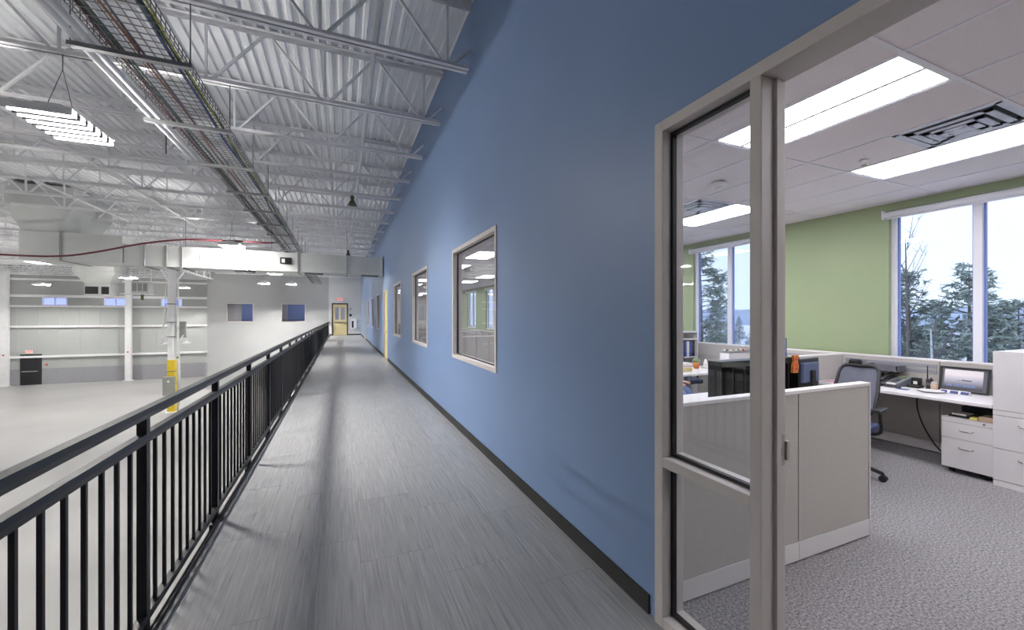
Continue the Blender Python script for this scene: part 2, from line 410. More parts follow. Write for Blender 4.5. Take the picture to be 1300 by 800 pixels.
def put(me, name, par):
    o = bpy.data.objects.new(name, me); COL.objects.link(o); o.parent = par; return o
for i, y in enumerate(JY):
    if YE-.2 < y < YE+.4: y = YE-.3
    t = thing('roof_joist', 'white open web roof joist meeting the blue wall, %s counting from the camera' % ORD[i], 'roof joist', (XW, y, 0), 'roof joists between blue wall and column line')
    put(mt, 'top_chord', t); put(mb_, 'bottom_chord', t)
    if y < 19:
        for m_ in dm: put(m_, 'diagonal', t)
        for m_ in vm: put(m_, 'vertical', t)
    else: put(wm, 'web', t)
tcB, bcB, diB, veB = joist_parts(LB)
mtB = tcB.mesh('top_chord', 'steel_white'); mbB = bcB.mesh('bottom_chord', 'steel_white'); wb = MB()
for p, q in diB: wb.bar(p, q, .03, .035, (0,1,0))
for p, q in veB: wb.bar(p, q, .028, .028, (0,1,0))
wmB = wb.mesh('web', 'steel_white'); k = 0
for y in JY:
    if y < 13.5: continue
    t = thing('roof_joist', 'white open web roof joist left of the column line, %s counting from the camera' % ORD[k], 'roof joist', (-8.65, y, 0), 'roof joists left of the column line'); k += 1
    put(mtB, 'top_chord', t); put(mbB, 'bottom_chord', t); put(wmB, 'web', t)
# girder on the column line
GX = -8.6
g = thing('joist_girder', 'deep white truss girder running along the column line under the deck', 'girder', (GX, 20, 0))
MB().box(GX-.09, GX+.09, 10, YF, ZD-.10, ZD-.062).build('top_chord', 'steel_white', g)
MB().box(GX-.09, GX+.09, 10.5, YE-.05, ZD-1.24, ZD-1.19).build('bottom_chord', 'steel_white', g)
y = 10.6
while y < YE-1.5:
    MB().bar((GX, y, ZD-1.2), (GX, y+.75, ZD-.1), .05, .05).build('diagonal', 'steel_white', g)
    MB().bar((GX, y+1.5, ZD-1.2), (GX, y+.78, ZD-.1), .05, .05).build('diagonal', 'steel_white', g)
    MB().bar((GX, y, ZD-1.2), (GX, y, ZD-.1), .04, .04).build('vertical', 'steel_white', g); y += 1.53
# columns
def column(y, label, dressed=False):
    t = thing('column', label, 'column', (GX, y, ZG))
    b = MB(); w_ = .15
    b.box(GX-w_, GX+w_, y-w_, y-w_+.02, ZG, ZD-1.24).box(GX-w_, GX+w_, y+w_-.02, y+w_, ZG, ZD-1.24).box(GX-.01, GX+.01, y-w_, y+w_, ZG, ZD-1.24)
    b.box(GX-.25, GX+.25, y-.25, y+.25, ZG, ZG+.03).box(GX-.22, GX+.22, y-.22, y+.22, ZD-1.26, ZD-1.24)
    b.build('shaft', 'steel_white', t)
    for s in (-1, 1): MB().bar((GX, y+s*.15, 3.3), (GX, y+s*1.9, 4.2), .07, .07).build('knee_brace', 'steel_white', t)
    if dressed:
        sl = MB().box(GX-.17, GX+.17, y-.18, y+.18, ZG+.03, -.85).build('guard_sleeve', 'yellow_paint', t, bevel=.02)
        for z in (-2.2, -1.5, .4, 1.2, 2.2): MB().box(GX-.19, GX+.19, y-.2, y+.2, z, z+.04).build('strap', 'wire_zinc', t)
        MB().box(GX-.28, GX+.22, y-.42, y-.2, -2.75, -1.75).build('panel_box', 'panelboard_grey', t, bevel=.01)
        MB().box(GX-.08, GX+.02, y-.425, y-.42, -2.05, -1.95).build('warning_plate', 'paper', t)
        MB().box(GX+.36, GX+.62, y-.1, y+.1, .35, 1.25).build('panel_box', 'panelboard_grey', t, bevel=.01)
        MB().tube([(GX+.30,y-.1,-3.7),(GX+.30,y-.1,3.6)], .05, 8).build('conduit', 'white_plastic', t, smooth=True)
        MB().tube([(GX+.36,y-.12,-3.4),(GX+.40,y-.12,-2),(GX+.36,y-.12,.2),(GX+.55,y-.12,.5)], .025, 6).build('conduit', 'white_plastic', t, smooth=True)
        MB().tube([(GX-.24,y-.1,3.6),(GX-.26,y-.1,1.4),(GX-.45,y-.1,.6),(GX-.40,y-.1,.2)], .03, 6).build('conduit', 'white_plastic', t, smooth=True)
        for (x_, z_) in ((-.30,.02), (.72,.05)):
            MB().lathe([(.05,.16),(.08,.1),(.2,.02),(.2,0)], (GX+x_, y-.2, z_), 14).build('lamp_bell', 'lamp_housing', t, smooth=True)
        MB().box(GX+.26, GX+.34, y-.17, y-.14, -.78, -.68).build('green_tag', 'leaf_green', t)
column(27.9, 'white steel column with yellow guard sleeve and grey panel box', True)
for i, x_ in enumerate((-23.2, -16.0)):
    t = thing('wall_column', ('white wall column at the far left edge beside the black door', 'white wall column between the high blue windows')[i], 'column', (x_, YF-.2, ZG), 'wall columns on the far wall')
    MB().box(x_-.2, x_+.2, YF-.42, YF-.4, ZG, 5.2).box(x_-.2, x_+.2, YF-.17, YF-.15, ZG, 5.2).box(x_-.012, x_+.012, YF-.4, YF-.17, ZG, 5.2).build('shaft', 'steel_white', t)
    MB().box(x_-.28, x_+.28, YF-.5, YF-.1, ZG, ZG+.04).build('base_plate', 'steel_white', t)
    MB().box(x_-.05, x_+.05, YF-.45, YF-.42, ZG+2.3, ZG+2.4).build('call_point', 'red_plastic', t)
# black exit door in the far wall
t = struct(thing('door_1', None, None, (-21.9, YF-.02, ZG))); dx = -22.5
t['label'] = 'black door with crash bar in far warehouse wall'
MB().box(dx, dx+1.2, YF-.06, YF-.03, ZG, ZG+2.35).build('door_frame', 'dark_frame', t)
MB().box(dx+.06, dx+1.14, YF-.09, YF-.06, ZG+.02, ZG+2.28).build('leaf', 'black_steel', t)
MB().box(dx+.12, dx+1.0, YF-.14, YF-.09, ZG+1.0, ZG+1.08).build('crash_bar', 'edge_metal', t)
MB().box(dx+.3, dx+.7, YF-.13, YF-.09, ZG+2.12, ZG+2.2).build('door_closer', 'edge_metal', t)
s = thing('exit_sign', 'small glowing red exit sign over the black warehouse door', 'exit sign', (dx+.5, YF-.1, ZG+2.42))
MB().box(dx+.3, dx+.72, YF-.1, YF-.05, ZG+2.42, ZG+2.66).build('sign_body', 'white_plastic', s)
text_mesh('lettering', 'EXIT', .2, 'exit_red', s, (dx+.51, YF-.105, ZG+2.54), (R(90),0,0))
MB().box(dx+1.42, dx+1.54, YF-.08, YF-.03, ZG+1.45, ZG+1.57).build('fire_call_point', 'red_plastic')
tag(bpy.data.objects['fire_call_point'], 'small red call point right of the black warehouse door', 'call point')

# ================================================================ HIGH-BAY LIGHTS
def highbay():
    t = thing('high_bay_light', '', 'ceiling light', (0,0,0), 'high bay lights under the warehouse joists')
    b = MB().box(-.2,-.17,-.46,.46,.057,.075).box(.17,.2,-.46,.46,.057,.075)
    b.build('end_rail', 'lamp_housing', t)
    for s in (-1, 1): MB().box(-.285,.285,s*.452-.003,s*.452+.003,-.022,.058).build('side_panel', 'lamp_housing', t)
    prf = [(-.041,-.022),(-.036,.05),(-.022,.058),(.022,.058),(.036,.05),(.041,-.022)]
    rb_ = MB()
    for k in range(5):
        hx = .28 if k in (0, 4) else .269
        (u0,v0),(u1,v1) = prf[k], prf[k+1]
        rb_.add([(-hx,u0,v0),(hx,u0,v0),(hx,u1,v1),(-hx,u1,v1)], [(0,1,2,3)])
    rm = rb_.mesh('reflector_strip', 'lamp_reflector')
    for i in range(6):
        o = put(rm, 'reflector_strip', t); o.location = (0, -.39+.156*i, 0)
    MB().box(-.12,.12,-.28,.28,.075,.15).build('ballast_box', 'lamp_housing', t, bevel=.01)
    tm = MB().tube([(-.27,0,.025),(.27,0,.025)], .022, 8).mesh('lamp_tube', 'lamp_tube', smooth=True)
    for i in range(6):
        o = put(tm, 'lamp_tube', t); o.location = (0, -.39+.156*i, 0)
    for s in (-1, 1):
        MB().tube([(0,s*.26,.15),(0,0,.66)], .005, 4).build('hanger_wire', 'wire_zinc', t)
    MB().tube([(0,0,.64),(0,0,.84)], .006, 4).build('chain', 'wire_zinc', t)
    return t
hb = highbay()
spots = [(-3.0,6.36,3.79,'high bay light with six bright tubes, nearest to the camera'),
         (-3.25,15.35,3.80,'high bay light hanging just in front of the white duct'),
         (-3.25,24.4,3.80,'high bay light hidden behind the white duct above the walkway'),
         (-3.25,32.4,3.80,'high bay light near end block, right one of the pair'),
         (-4.9,32.4,3.80,'high bay light near end block, left one of the pair'),
         (-11.6,22.8,3.80,'high bay light under the tall duct plenum, beyond the red cable'),
         (-11.6,31.4,3.80,'high bay light beside the white vent hood'),
         (-11.6,40.0,3.80,'high bay light right of the yellow-sleeved column'),
         (-19.9,39.4,3.80,'high bay light before the far wall, above a blue window'),
         (-11.6,14.0,3.80,'high bay light outside the left frame edge in the second row'),  # from here on: lamps out of view, added to bounce more light onto the deck
         (-19.9,30.5,3.80,'high bay light outside the left frame edge in the third row'),
         (-11.6,5.2,3.80,'high bay light left of the camera in the second row'),
         (-19.9,21.6,3.80,'high bay light outside the left frame edge, nearer in the third row'),
         (-19.9,12.7,3.80,'high bay light far outside the left frame edge in the third row')]
for i, (x, y, z, lb) in enumerate(spots):
    o = hb if i == 0 else copy_tree(hb)
    y = min(JY, key=lambda q: abs(q-y)); y = YE-.3 if YE-.2 < y < YE+.4 else y
    o.location = (x, y, z); o['label'] = lb

# ================================================================ DUCTS
t = thing('supply_duct', 'long white rectangular air duct crossing the hall to the blue wall', 'air duct', (-3, 16.6, 3.15))
DZ0, DZ1, DY0, DY1 = 3.13, 3.78, 16.1, 17.2
xs = [1.40, .2, -1.4, -2.9, -4.7, -5.1, -5.65, -6.16]
for a, c in zip(xs[1:], xs[:-1]): MB().box(a+.012, c-.012, DY0, DY1, DZ0, DZ1).build('duct_section', 'duct_metal', t)
for a in xs[1:-1]: MB().box(a-.016, a+.016, DY0-.03, DY1+.03, DZ0-.03, DZ1+.03).build('flange', 'duct_seam', t)
MB().box(1.39, 1.46, DY0-.04, DY1+.04, DZ0-.04, DZ1+.04).build('end_collar', 'duct_metal', t)
text_mesh('mark', 'L', .3, 'duct_dark', t, (-4.2, DY0-.004, 3.45), (R(90),0,0))
MB().box(-1.95, -1.60, DY0-.03, DY0, 3.38, 3.6).build('gauge', 'plastic_black', t); MB().box(-1.9,-1.8,DY0-.04,DY0-.03,3.42,3.55).build('gauge_dial', 'paper', t)
for x_ in (-3.0, -.9, 1.0): MB().box(x_-.3, x_+.3, DY0+.1, DY0+.16, DZ0-.08, DZ0-.03).build('hanger_strut', 'wire_zinc', t)
for x_ in (-4.6,-2.2,.2): MB().tube([(x_,DY0-.02,DZ1),(x_,DY0-.02,4.7)], .008, 5).build('hanger_rod', 'wire_zinc', t)
t = thing('trunk_duct', 'tall grey duct trunk feeding the white duct at left', 'air duct', (-7.3, 16.4, 3.2))
for a, c in ((-8.45,-7.6),(-7.54,-6.18)):
    MB().box(a, c, DY0-.02, DY0+1.5, 3.2, 4.02).build('duct_section', 'duct_metal', t)
MB().box(-7.59,-7.55, DY0-.05, DY0+1.52, 3.18, 4.05).build('flange', 'duct_seam', t)
t = thing('roof_plenum', 'grey inverted plenum tapering down from the roof onto the duct trunk', 'air duct', (-8.0, 17, 4.03))
MB().hexa([(-8.45,DY0+.05,4.04),(-7.68,DY0+.05,4.04),(-7.68,DY0+2.0,4.04),(-8.45,DY0+2.0,4.04)],[(-8.7,DY0-.1,4.72),(-7.26,DY0-.1,4.72),(-7.26,DY0+2.1,4.72),(-8.7,DY0+2.1,4.72)]).build('hopper', 'duct_metal', t)
MB().box(-8.7,-7.26,DY0-.1,DY0+2.1,4.73,5.34).build('collar', 'duct_metal', t)
# vent hood and unit heater at the far side
t = thing('vent_hood', 'white flared vent hood with dark grilles before the far wall', 'vent hood', (-13.7, 33, 2.8))
MB().hexa([(-14.3,32.6,3.55),(-13.1,32.6,3.55),(-13.1,33.6,3.55),(-14.3,33.6,3.55)],[(-14.65,32.2,4.2),(-12.75,32.2,4.2),(-12.75,34,4.2),(-14.65,34,4.2)]).build('hood', 'duct_metal', t)
MB().box(-14.3,-13.1,32.6,33.6,2.8,3.54).build('box', 'duct_metal', t)
for (a, c) in ((-14.25,-13.65),(-13.5,-13.15)):
    gq = MB().box(a, c, 32.57, 32.6, 2.9, 3.35).build('grille', 'vent_dark', t)
    MB().box((a+c)/2-.02,(a+c)/2+.02,32.55,32.57,2.9,3.35).build('grille_bar', 'duct_seam', gq)
MB().box(-14.65,-12.75,32.2,34,4.21,5.35).build('riser', 'duct_metal', t)
t = thing('unit_heater', 'white box unit heater with louvres right of the vent hood', 'heater', (-12, 33.5, 3))
MB().box(-12.9,-11.4,33.2,34,2.95,3.0).build('shelf', 'steel_white', t); MB().box(-12.3,-11.45,33.2,34,3.01,3.75).build('casing', 'duct_metal', t)
for k in range(3): MB().box(-12.25+.27*k,-12.05+.27*k,33.16,33.2,3.15,3.65).build('louvre', 'duct_seam', t)
for x_ in (-12.2,-11.6): MB().box(x_,x_+.05,33.93,33.98,3.75,4.63).build('hanger','steel_white',t)
MB().tube([(-11.9,33.6,2.95),(-11.9,33.6,2.6)],.08,8).build('pipe_stub','olive',t)

# ================================================================ CABLE TRAY, PIPES
TX0, TX1, TZ = -2.0, -1.4, 4.03
t = thing('cable_tray', 'long wire basket cable tray hung below the roof joists', 'cable tray', (-1.7, 3, TZ))
b = MB(); y = 2.2
while y < YE-.1:
    b.bar((TX0,y,TZ),(TX1,y,TZ),.006,.006).bar((TX0,y,TZ),(TX0,y,TZ+.1),.006,.006).bar((TX1,y,TZ),(TX1,y,TZ+.1),.006,.006); y += .1 if y < 14 else .2
o = b.build('cross_wires', 'wire_zinc', t); o['kind'] = 'stuff'
for i in range(9): MB().bar((TX0+.075*i,2.2,TZ+.006),(TX0+.075*i,YE-.1,TZ+.006),.006,.006).build('long_wire', 'wire_zinc', t)
for x_ in (TX0, TX1):
    for z_ in (.05, .1): MB().bar((x_,2.2,TZ+z_),(x_,YE-.1,TZ+z_),.007,.007).build('long_wire', 'wire_zinc', t)
for y in JY[:20]:
    s = MB().box(TX0-(.25 if y < 9 else .06),TX1+.06,y-.03,y+.03,TZ-.045,TZ-.005).build('trapeze_bar', 'trapeze_zinc', t)
    for x_ in (TX0-(.235 if y < 9 else .04), TX1+.04): o = MB().tube([(x_,y,TZ-.05),(x_,y,ZD-.81)],.006,5).build('rod', 'wire_zinc', s, off=wloc(t))
cb = [('cable_red',-1.95,.016,'dark red cable along the left side of the tray'),('cable_black',-1.91,.02,'black cable beside the red one in the tray'),
      ('cable_teal',-1.87,.014,'teal grey cable beside the black one in the tray'),('cable_orange',-1.76,.012,'orange brown cable left of the tray middle'),
      ('cable_violet',-1.72,.011,'violet cable next to the orange one in the tray'),('cable_blue',-1.50,.018,'blue cable along the right half of the tray'),
      ('cable_teal',-1.46,.02,'dark teal cable between blue and yellow in the tray'),('cable_yellow',-1.43,.01,'thin yellow cable at the right edge of the tray')]
for j, (mm, x_, r, lb) in enumerate(cb):
    pts = []; y = 2.2; ph = random.random()*6
    while y < YE-.2: pts.append((x_+.014*math.sin(y*1.3+ph)+.008*math.sin(y*3.1+ph), y, TZ+.01+r)); y += .35
    tag(MB().tube(pts, r, 6).build('cable', mm, smooth=True), lb, 'cable', 'cables lying in the wire tray')
pts = [(-1.98,16.0,4.1),(-2.3,15.75,4.02),(-2.9,15.7,4.02),(-3.6,15.7,4.0),(-4.6,15.7,3.95),(-5.6,15.7,3.75),(-6.6,15.7,3.45),(-7.4,15.7,3.28),(-8.5,15.7,3.25),(-11.5,15.7,3.32)]
def smooth_pts(p, n=6):
    out = []; p = [Vector(q) for q in p]
    for i in range(len(p)-1):
        a = p[max(0,i-1)]; b_ = p[i]; c = p[i+1]; d = p[min(len(p)-1,i+2)]
        for k in range(n):
            u = k/n; out.append(.5*((2*b_)+(c-a)*u+(2*a-5*b_+4*c-d)*u*u+(-a+3*b_-3*c+d)*u**3))
    out.append(p[-1]); return out
tag(MB().tube(smooth_pts(pts), .028, 6).build('cable', 'cable_red', smooth=True), 'sagging dark red cable bundle in front of the ducts at left', 'cable')
tag(MB().tube([(.36,3.5,4.72),(.36,31,4.72)], .03, 10).build('sprinkler_pipe', 'steel_white', smooth=True), 'white sprinkler pipe threaded through the joists near the blue wall', 'pipe')
for j, (x_, lb) in enumerate(((-2.10,'white conduit running along the left side of the tray'),(-2.19,'outer white conduit beside the tray, turning left at its end'))):
    tag(MB().tube([(x_,2.2,TZ+.027),(x_,8.25,TZ+.027)] if j == 0 else smooth_pts([(x_,2.2,TZ+.027),(x_,5,TZ+.027),(x_,8.05,TZ+.027),(x_-.1,8.28,TZ+.027),(x_-.4,8.33,TZ+.027),(x_-2.4,8.33,TZ+.027)],5), .03, 8).build('conduit', 'steel_white', smooth=True), lb, 'conduit', 'conduits beside the cable tray')
for j, x_ in ((1,-4.6),(2,-6.4)):
    tag(MB().bar((x_,4.6,ZD-.80),(x_,YE-.3,ZD-.80),.03,.03).build('bridging_angle','steel_white'), ('thin bridging bar across joists right of the tray','thin bridging bar across joists left of the tray','thin bridging bar across joists near the column line')[j], 'bridging', 'bridging bars')
# flexible conduit and box above the nearest light
t = thing('junction_box', 'white junction box with black cord near the nearest high bay light', 'junction box', (-2.75, 7.94, 4.5))
MB().box(-2.9,-2.62,7.87,8.01,4.47,4.62).build('box', 'steel_white', t, bevel=.008)
MB().tube(smooth_pts([(-2.62,7.94,4.53),(-2.45,7.94,4.52),(-2.36,7.94,4.56),(-2.38,7.94,4.66)]),.01,6).build('cord','cable_black',t)
MB().tube([(-2.52,7.94,4.68),(-2.52,7.94,4.1)],.008,5).build('drop_cord','cable_black',t)
# olive bell horns on the joists
for (x_, y_, z_, lb) in ((.26,11.0,4.36,'olive bell shaped horn hanging under a joist near the blue wall'),(.3,20.18,4.36,'small olive horn seen just above the white duct')):
    t = thing('horn', lb, 'horn', (x_,y_,z_), 'olive horns under joists')
    MB().lathe([(.02,.17),(.03,.15),(.05,.12),(.09,.04),(.11,0)], (x_,y_,z_), 14).build('bell', 'olive', t, smooth=True)
    MB().tube([(x_,y_,z_+.15),(x_,y_,z_+.27)],.02,6).build('stem','olive',t)
    MB().box(x_-.05,x_+.05,y_-.05,y_+.05,z_+.16,z_+.22).build('driver','olive',t)

# ================================================================ RAILING
RX = -.9; PS = 1.244; PY0 = 2.553-2*PS
t = thing('railing', 'black metal guard railing with square balusters along the walkway edge', 'railing', (RX, 2.553, 0))
NP = int((YE-.15-PY0)/PS)+1; yend = PY0+(NP-1)*PS
MB().prism([(RX-.022,1.064),(RX+.022,1.064),(RX+.028,1.088),(RX+.022,1.112),(RX-.022,1.112),(RX-.028,1.088)], 'y', PY0-.3, YE-.05).build('top_rail', 'black_steel', t)
MB().prism([(RX-.018,.940),(RX+.018,.940),(RX+.023,.965),(RX+.018,.988),(RX-.018,.988),(RX-.023,.965)], 'y', PY0-.3, YE-.05).build('middle_rail', 'black_steel', t)
MB().prism([(RX-.02,.055),(RX+.02,.055),(RX+.022,.08),(RX+.018,.092),(RX-.018,.092),(RX-.022,.08)], 'y', PY0-.3, YE-.05).build('bottom_rail', 'black_steel', t)
pm = MB().box(-.02,.02,-.02,.02,-.12,1.066).mesh('post','black_steel'); fm = MB().box(-.028,.05,-.05,.05,-.16,-.03).mesh('foot_bracket','black_steel')
bmh = MB().box(-.0075,.0075,-.0075,.0075,.09,.942).mesh('baluster','black_steel')
for i in range(NP):
    y = PY0+i*PS-2.553
    p_ = put(pm,'post',t); p_.location = (0,y,0); f_ = put(fm,'foot_bracket',p_)
    for k in range(1, 10):
        if i < NP-1: q = put(bmh,'baluster',t); q.location = (0,y+.137+.1213*(k-1),0)

# ================================================================ END OF THE WALKWAY
t = struct(thing('door_2', None, None, (-.08, YE, 0))); t['label'] = 'pale wood door with two tall lites and black frame at walkway end'
x0, x1 = DOOR_E[0], DOOR_E[1]; z1 = 2.55
MB().box(x0-.06,x0+.03,YE-.06,YE+.1,0,z1+.03).box(x1-.03,x1+.06,YE-.06,YE+.1,0,z1+.03).box(x0+.03,x1-.03,YE-.06,YE+.1,z1-.06,z1+.03).build('door_frame','dark_frame',t)
o = wall('leaf','door_wood','y',YE-.02,YE+.03,x0+.04,x1-.04,.01,z1-.07,[(x0+.17,x0+.46,1.25,2.25),(x0+.58,x0+.90,1.25,2.25)]); o.parent = t; o.location = -Vector(wloc(t)); del o['kind']
for a, c in ((x0+.17,x0+.46),(x0+.58,x0+.90)): MB().box(a,c,YE,YE+.01,1.25,2.25).build('pane','office_glass',t)
MB().box(x0+.12,x1-.12,YE-.09,YE-.02,1.02,1.09).build('crash_bar','edge_metal',t)
s = thing('exit_sign', 'glowing red exit sign above the pale wood walkway door', 'exit sign', (-.08,YE-.05,2.78))
MB().box(-.30,.14,YE-.08,YE-.03,2.76,3.02).build('sign_body','white_plastic',s); text_mesh('lettering','EXIT',.23,'exit_red',s,(-.08,YE-.085,2.89),(R(90),0,0))
tag(MB().box(.66,.78,YE-.07,YE-.03,2.05,2.2).build('alarm_strobe','panelboard_grey',bevel=.01),'small grey strobe box high beside the walkway end door','alarm')
tag(MB().box(.62,.80,YE-.08,YE-.03,1.52,1.72).build('card_reader','plastic_black',bevel=.01),'black card reader beside the walkway end door','card reader')
t = thing('extinguisher_cabinet','white recessed cabinet with dark extinguisher window near end door','cabinet',(.95,YE-.1,.7))
MB().box(.74,1.16,YE-.14,YE-.03,.5,1.35).build('body','white_plastic',t,bevel=.01); MB().box(.80,.94,YE-.15,YE-.14,.6,1.15).build('window','vent_dark',t)
# corridor windows and doors in the blue wall
wl_ = ['nearest','second','third','fourth','fifth','farthest']
for i, h in enumerate(WIN):
    y0, y1, z0, z1 = h; t = struct(thing('window_%d' % (i+1), None, None, (XW, (y0+y1)/2, z0)))
    f = .05; b = MB()
    for q in ((y0,y1,z0,z0+f),(y0,y1,z1-f,z1),(y0,y0+f,z0+f,z1-f),(y1-f,y1,z0+f,z1-f)): b.box(XW-.012,XW+.125,q[0],q[1],q[2],q[3])
    b.build('window_frame','frame_taupe',t)
    b = MB(); g0 = f; g1 = f+.012
    for q in ((y0+g0,y1-g0,z0+g0,z0+g1),(y0+g0,y1-g0,z1-g1,z1-g0),(y0+g0,y0+g1,z0+g1,z1-g1),(y1-g1,y1-g0,z0+g1,z1-g1)): b.box(XW+.05,XW+.07,*q)
    b.build('gasket','gasket_black',t)
    MB().box(XW+.056,XW+.062,y0+g1,y1-g1,z0+g1,z1-g1).build('pane','clear_glass',t)
for i, h in enumerate(DOORS):
    y0, y1, z0, z1 = h; t = struct(thing('door_%d' % (i+3), None, None, (XW, y0, 0))); t['label'] = ('pale wood door in the blue wall after third window','pale wood door in the blue wall near its far end')[i]
    MB().box(XW-.012,XW+.125,y0,y0+.05,0,z1).box(XW-.012,XW+.125,y1-.05,y1,0,z1).box(XW-.012,XW+.125,y0+.05,y1-.05,z1-.05,z1).build('door_frame','door_wood',t)
    MB().box(XW+.012,XW+.055,y0+.053,y1-.053,.008,z1-.053).build('leaf','door_wood',t)
    MB().tube([(XW+.012,y0+.12,1.0),(XW-.05,y0+.12,1.0),(XW-.05,y0+.24,1.0)],.011,8).build('lever','chrome',t)
# ================================================================ OFFICE SHELL
XO0, XO1, YO1, ZC = XW+.12, 6.4, 30.0, 3.0
YO0 = -2.5
struct(MB().box(XW+.06, XO1+.1, YO0, YO1, -.3, 0).build('floor', 'carpet'))['label'] = 'flecked grey office carpet'
OW = [(4.46+3.1*n_, 5.98+3.1*n_, .95, 2.9) for n_ in range(-1, 8)]
w = wall('wall_outer', 'green_paint', 'x', XO1, XO1+.16, YO0, YO1, -.3, 3.4, OW); w['label'] = 'green office wall with the big windows'
wall('wall_office_end', 'office_white', 'y', YO1, YO1+.1, XO0, XO1, 0, 3.3)
wall('wall_office_back', 'office_white', 'y', YO0-.1, YO0, XW+.06, XO1+.1, -.3, 3.4)
oc = struct(MB().box(XO0-.05, XO1+.1, YO0, YO1, 3.2, 3.25).build('ceiling', 'office_white')); oc['label'] = 'white suspended tile ceiling of the office'
gx = [XO0, 2.19, 2.80, 3.41, 4.02, 4.63, 5.24, 5.85, XO1]; gy0 = 1.2-1.22*3
NROW = int((YO1-gy0)/1.22)
troffers = {(2, r) for r in range(1, NROW, 2)} | {(5, r) for r in range(1, NROW, 2)}
vents = {(4, 3), (4, 5), (4, 11)}
tile_c = {}
for c in range(8):
    for r in range(NROW):
        if (c, r) in troffers: continue
        wdt = gx[c+1]-gx[c]; half = (c, r) in vents
        key = (round(wdt,3), half)
        if key not in tile_c: tile_c[key] = MB().box(.006, wdt-.006, .606 if half else .006, 1.214, 0, .015).mesh('ceiling_tile', 'ceiling_tile')
        o = put(tile_c[key], 'ceiling_tile', oc); o.location = (gx[c], gy0+1.22*r, ZC)
for x_ in gx: MB().box(x_-.012, x_+.012, YO0, YO1, ZC-.006, ZC).build('main_tee', 'ceiling_tee', oc)
for r in range(NROW+1): MB().box(XO0, XO1, gy0+1.22*r-.012, gy0+1.22*r+.012, ZC-.007, ZC-.0005).build('cross_tee', 'ceiling_tee', oc)
MB().box(gx[4], gx[5], gy0+1.22*3+.6, gy0+1.22*3+.62, ZC-.006, ZC).build('cross_tee', 'ceiling_tee', oc)
def troffer():
    t = thing('troffer_light', '', 'ceiling light', (0,0,0), 'office troffer lights')
    b = MB().box(.012,.598,.012,1.208,.05,.06)
    for q in ((.012,.03,.012,1.208),(.58,.598,.012,1.208),(.03,.58,.012,.03),(.03,.58,1.19,1.208)): b.box(q[0],q[1],q[2],q[3],0,.05)
    b.build('pan', 'lamp_housing', t); MB().box(.29,.32,.03,1.19,0,.03).build('centre_bar', 'lamp_housing', t)
    dm_ = MB().prism([(0,.004),(.13,.0),(.26,.004),(.26,.012),(0,.012)],'y',0,1.16).mesh('diffuser','lamp_diffuser')
    for x_ in (.03,.32): o = put(dm_,'diffuser',t); o.location = (x_,.03,0)
    return t
tf = troffer(); first = True
for (c, r) in sorted(troffers, key=lambda q: (q[1], q[0])):
    o = tf if first else copy_tree(tf); first = False
    o.location = (gx[c]+.002, gy0+1.22*r, ZC-.002)
    kk = (r-1)//2
    o['label'] = 'lit office troffer, %s from the near end of the %s row' % (ORD[kk], 'corridor side' if c == 2 else 'window side')
# square air diffusers
for j, (c, r) in enumerate(sorted(vents, key=lambda q: q[1])):
    x_, y_ = gx[c]+.008, gy0+1.22*r+.008; S = .594
    t = thing('air_diffuser', ('square metal ceiling diffuser with stepped rings over the desks','square bluish metal ceiling diffuser seen through the sidelight','square metal ceiling diffuser deep in the office')[j], 'air diffuser', (x_+S/2,y_+S/2,ZC), 'square ceiling diffusers')
    for k, (a, z_) in enumerate(((0,.0),(.07,-.012),(.135,-.02),(.19,-.026))):
        bb = MB(); q0, q1 = a, S-a; wd = .045
        for (u0,u1,v0,v1,du,dv) in ((q0,q1,q0,q0+wd,0,1),(q0,q1,q1-wd,q1,0,-1),(q0,q0+wd,q0,q1,1,0),(q1-wd,q1,q0,q1,-1,0)):
            bb.box(x_+u0,x_+u1,y_+v0,y_+v1,ZC+z_-.004,ZC+z_+.002)
        bb.build('ring', 'diffuser_metal', t)
    MB().box(x_+.24,x_+S-.24,y_+.24,y_+S-.24,ZC-.03,ZC-.024).build('centre_plate', 'diffuser_metal', t)
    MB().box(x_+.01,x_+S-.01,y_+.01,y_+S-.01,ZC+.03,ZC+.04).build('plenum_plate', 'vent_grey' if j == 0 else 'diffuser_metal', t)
t = thing('smoke_detector','round white smoke detector on the tile ceiling','smoke detector',(3.72,3.13,ZC-.05)); 
MB().lathe([(.05,-.055),(.075,-.045),(.08,-.02),(.065,-.007)],(3.72,3.13,ZC),18).build('body','white_plastic',t,smooth=True); MB().lathe([(.025,-.07),(.035,-.056)],(3.72,3.13,ZC),12).build('sensor','white_plastic',t)
for (x_,y_,lb) in ((4.42,2.17,'small ceiling sprinkler head near the second troffer'),):
    t = thing('ceiling_sprinkler',lb,'sprinkler',(x_,y_,ZC))
    MB().lathe([(.035,-.007),(.03,-.014),(.012,-.016),(.01,-.04)],(x_,y_,ZC),12).build('escutcheon','white_plastic',t); MB().lathe([(.022,-.052),(.022,-.047)],(x_,y_,ZC),10).build('deflector','chrome',t)
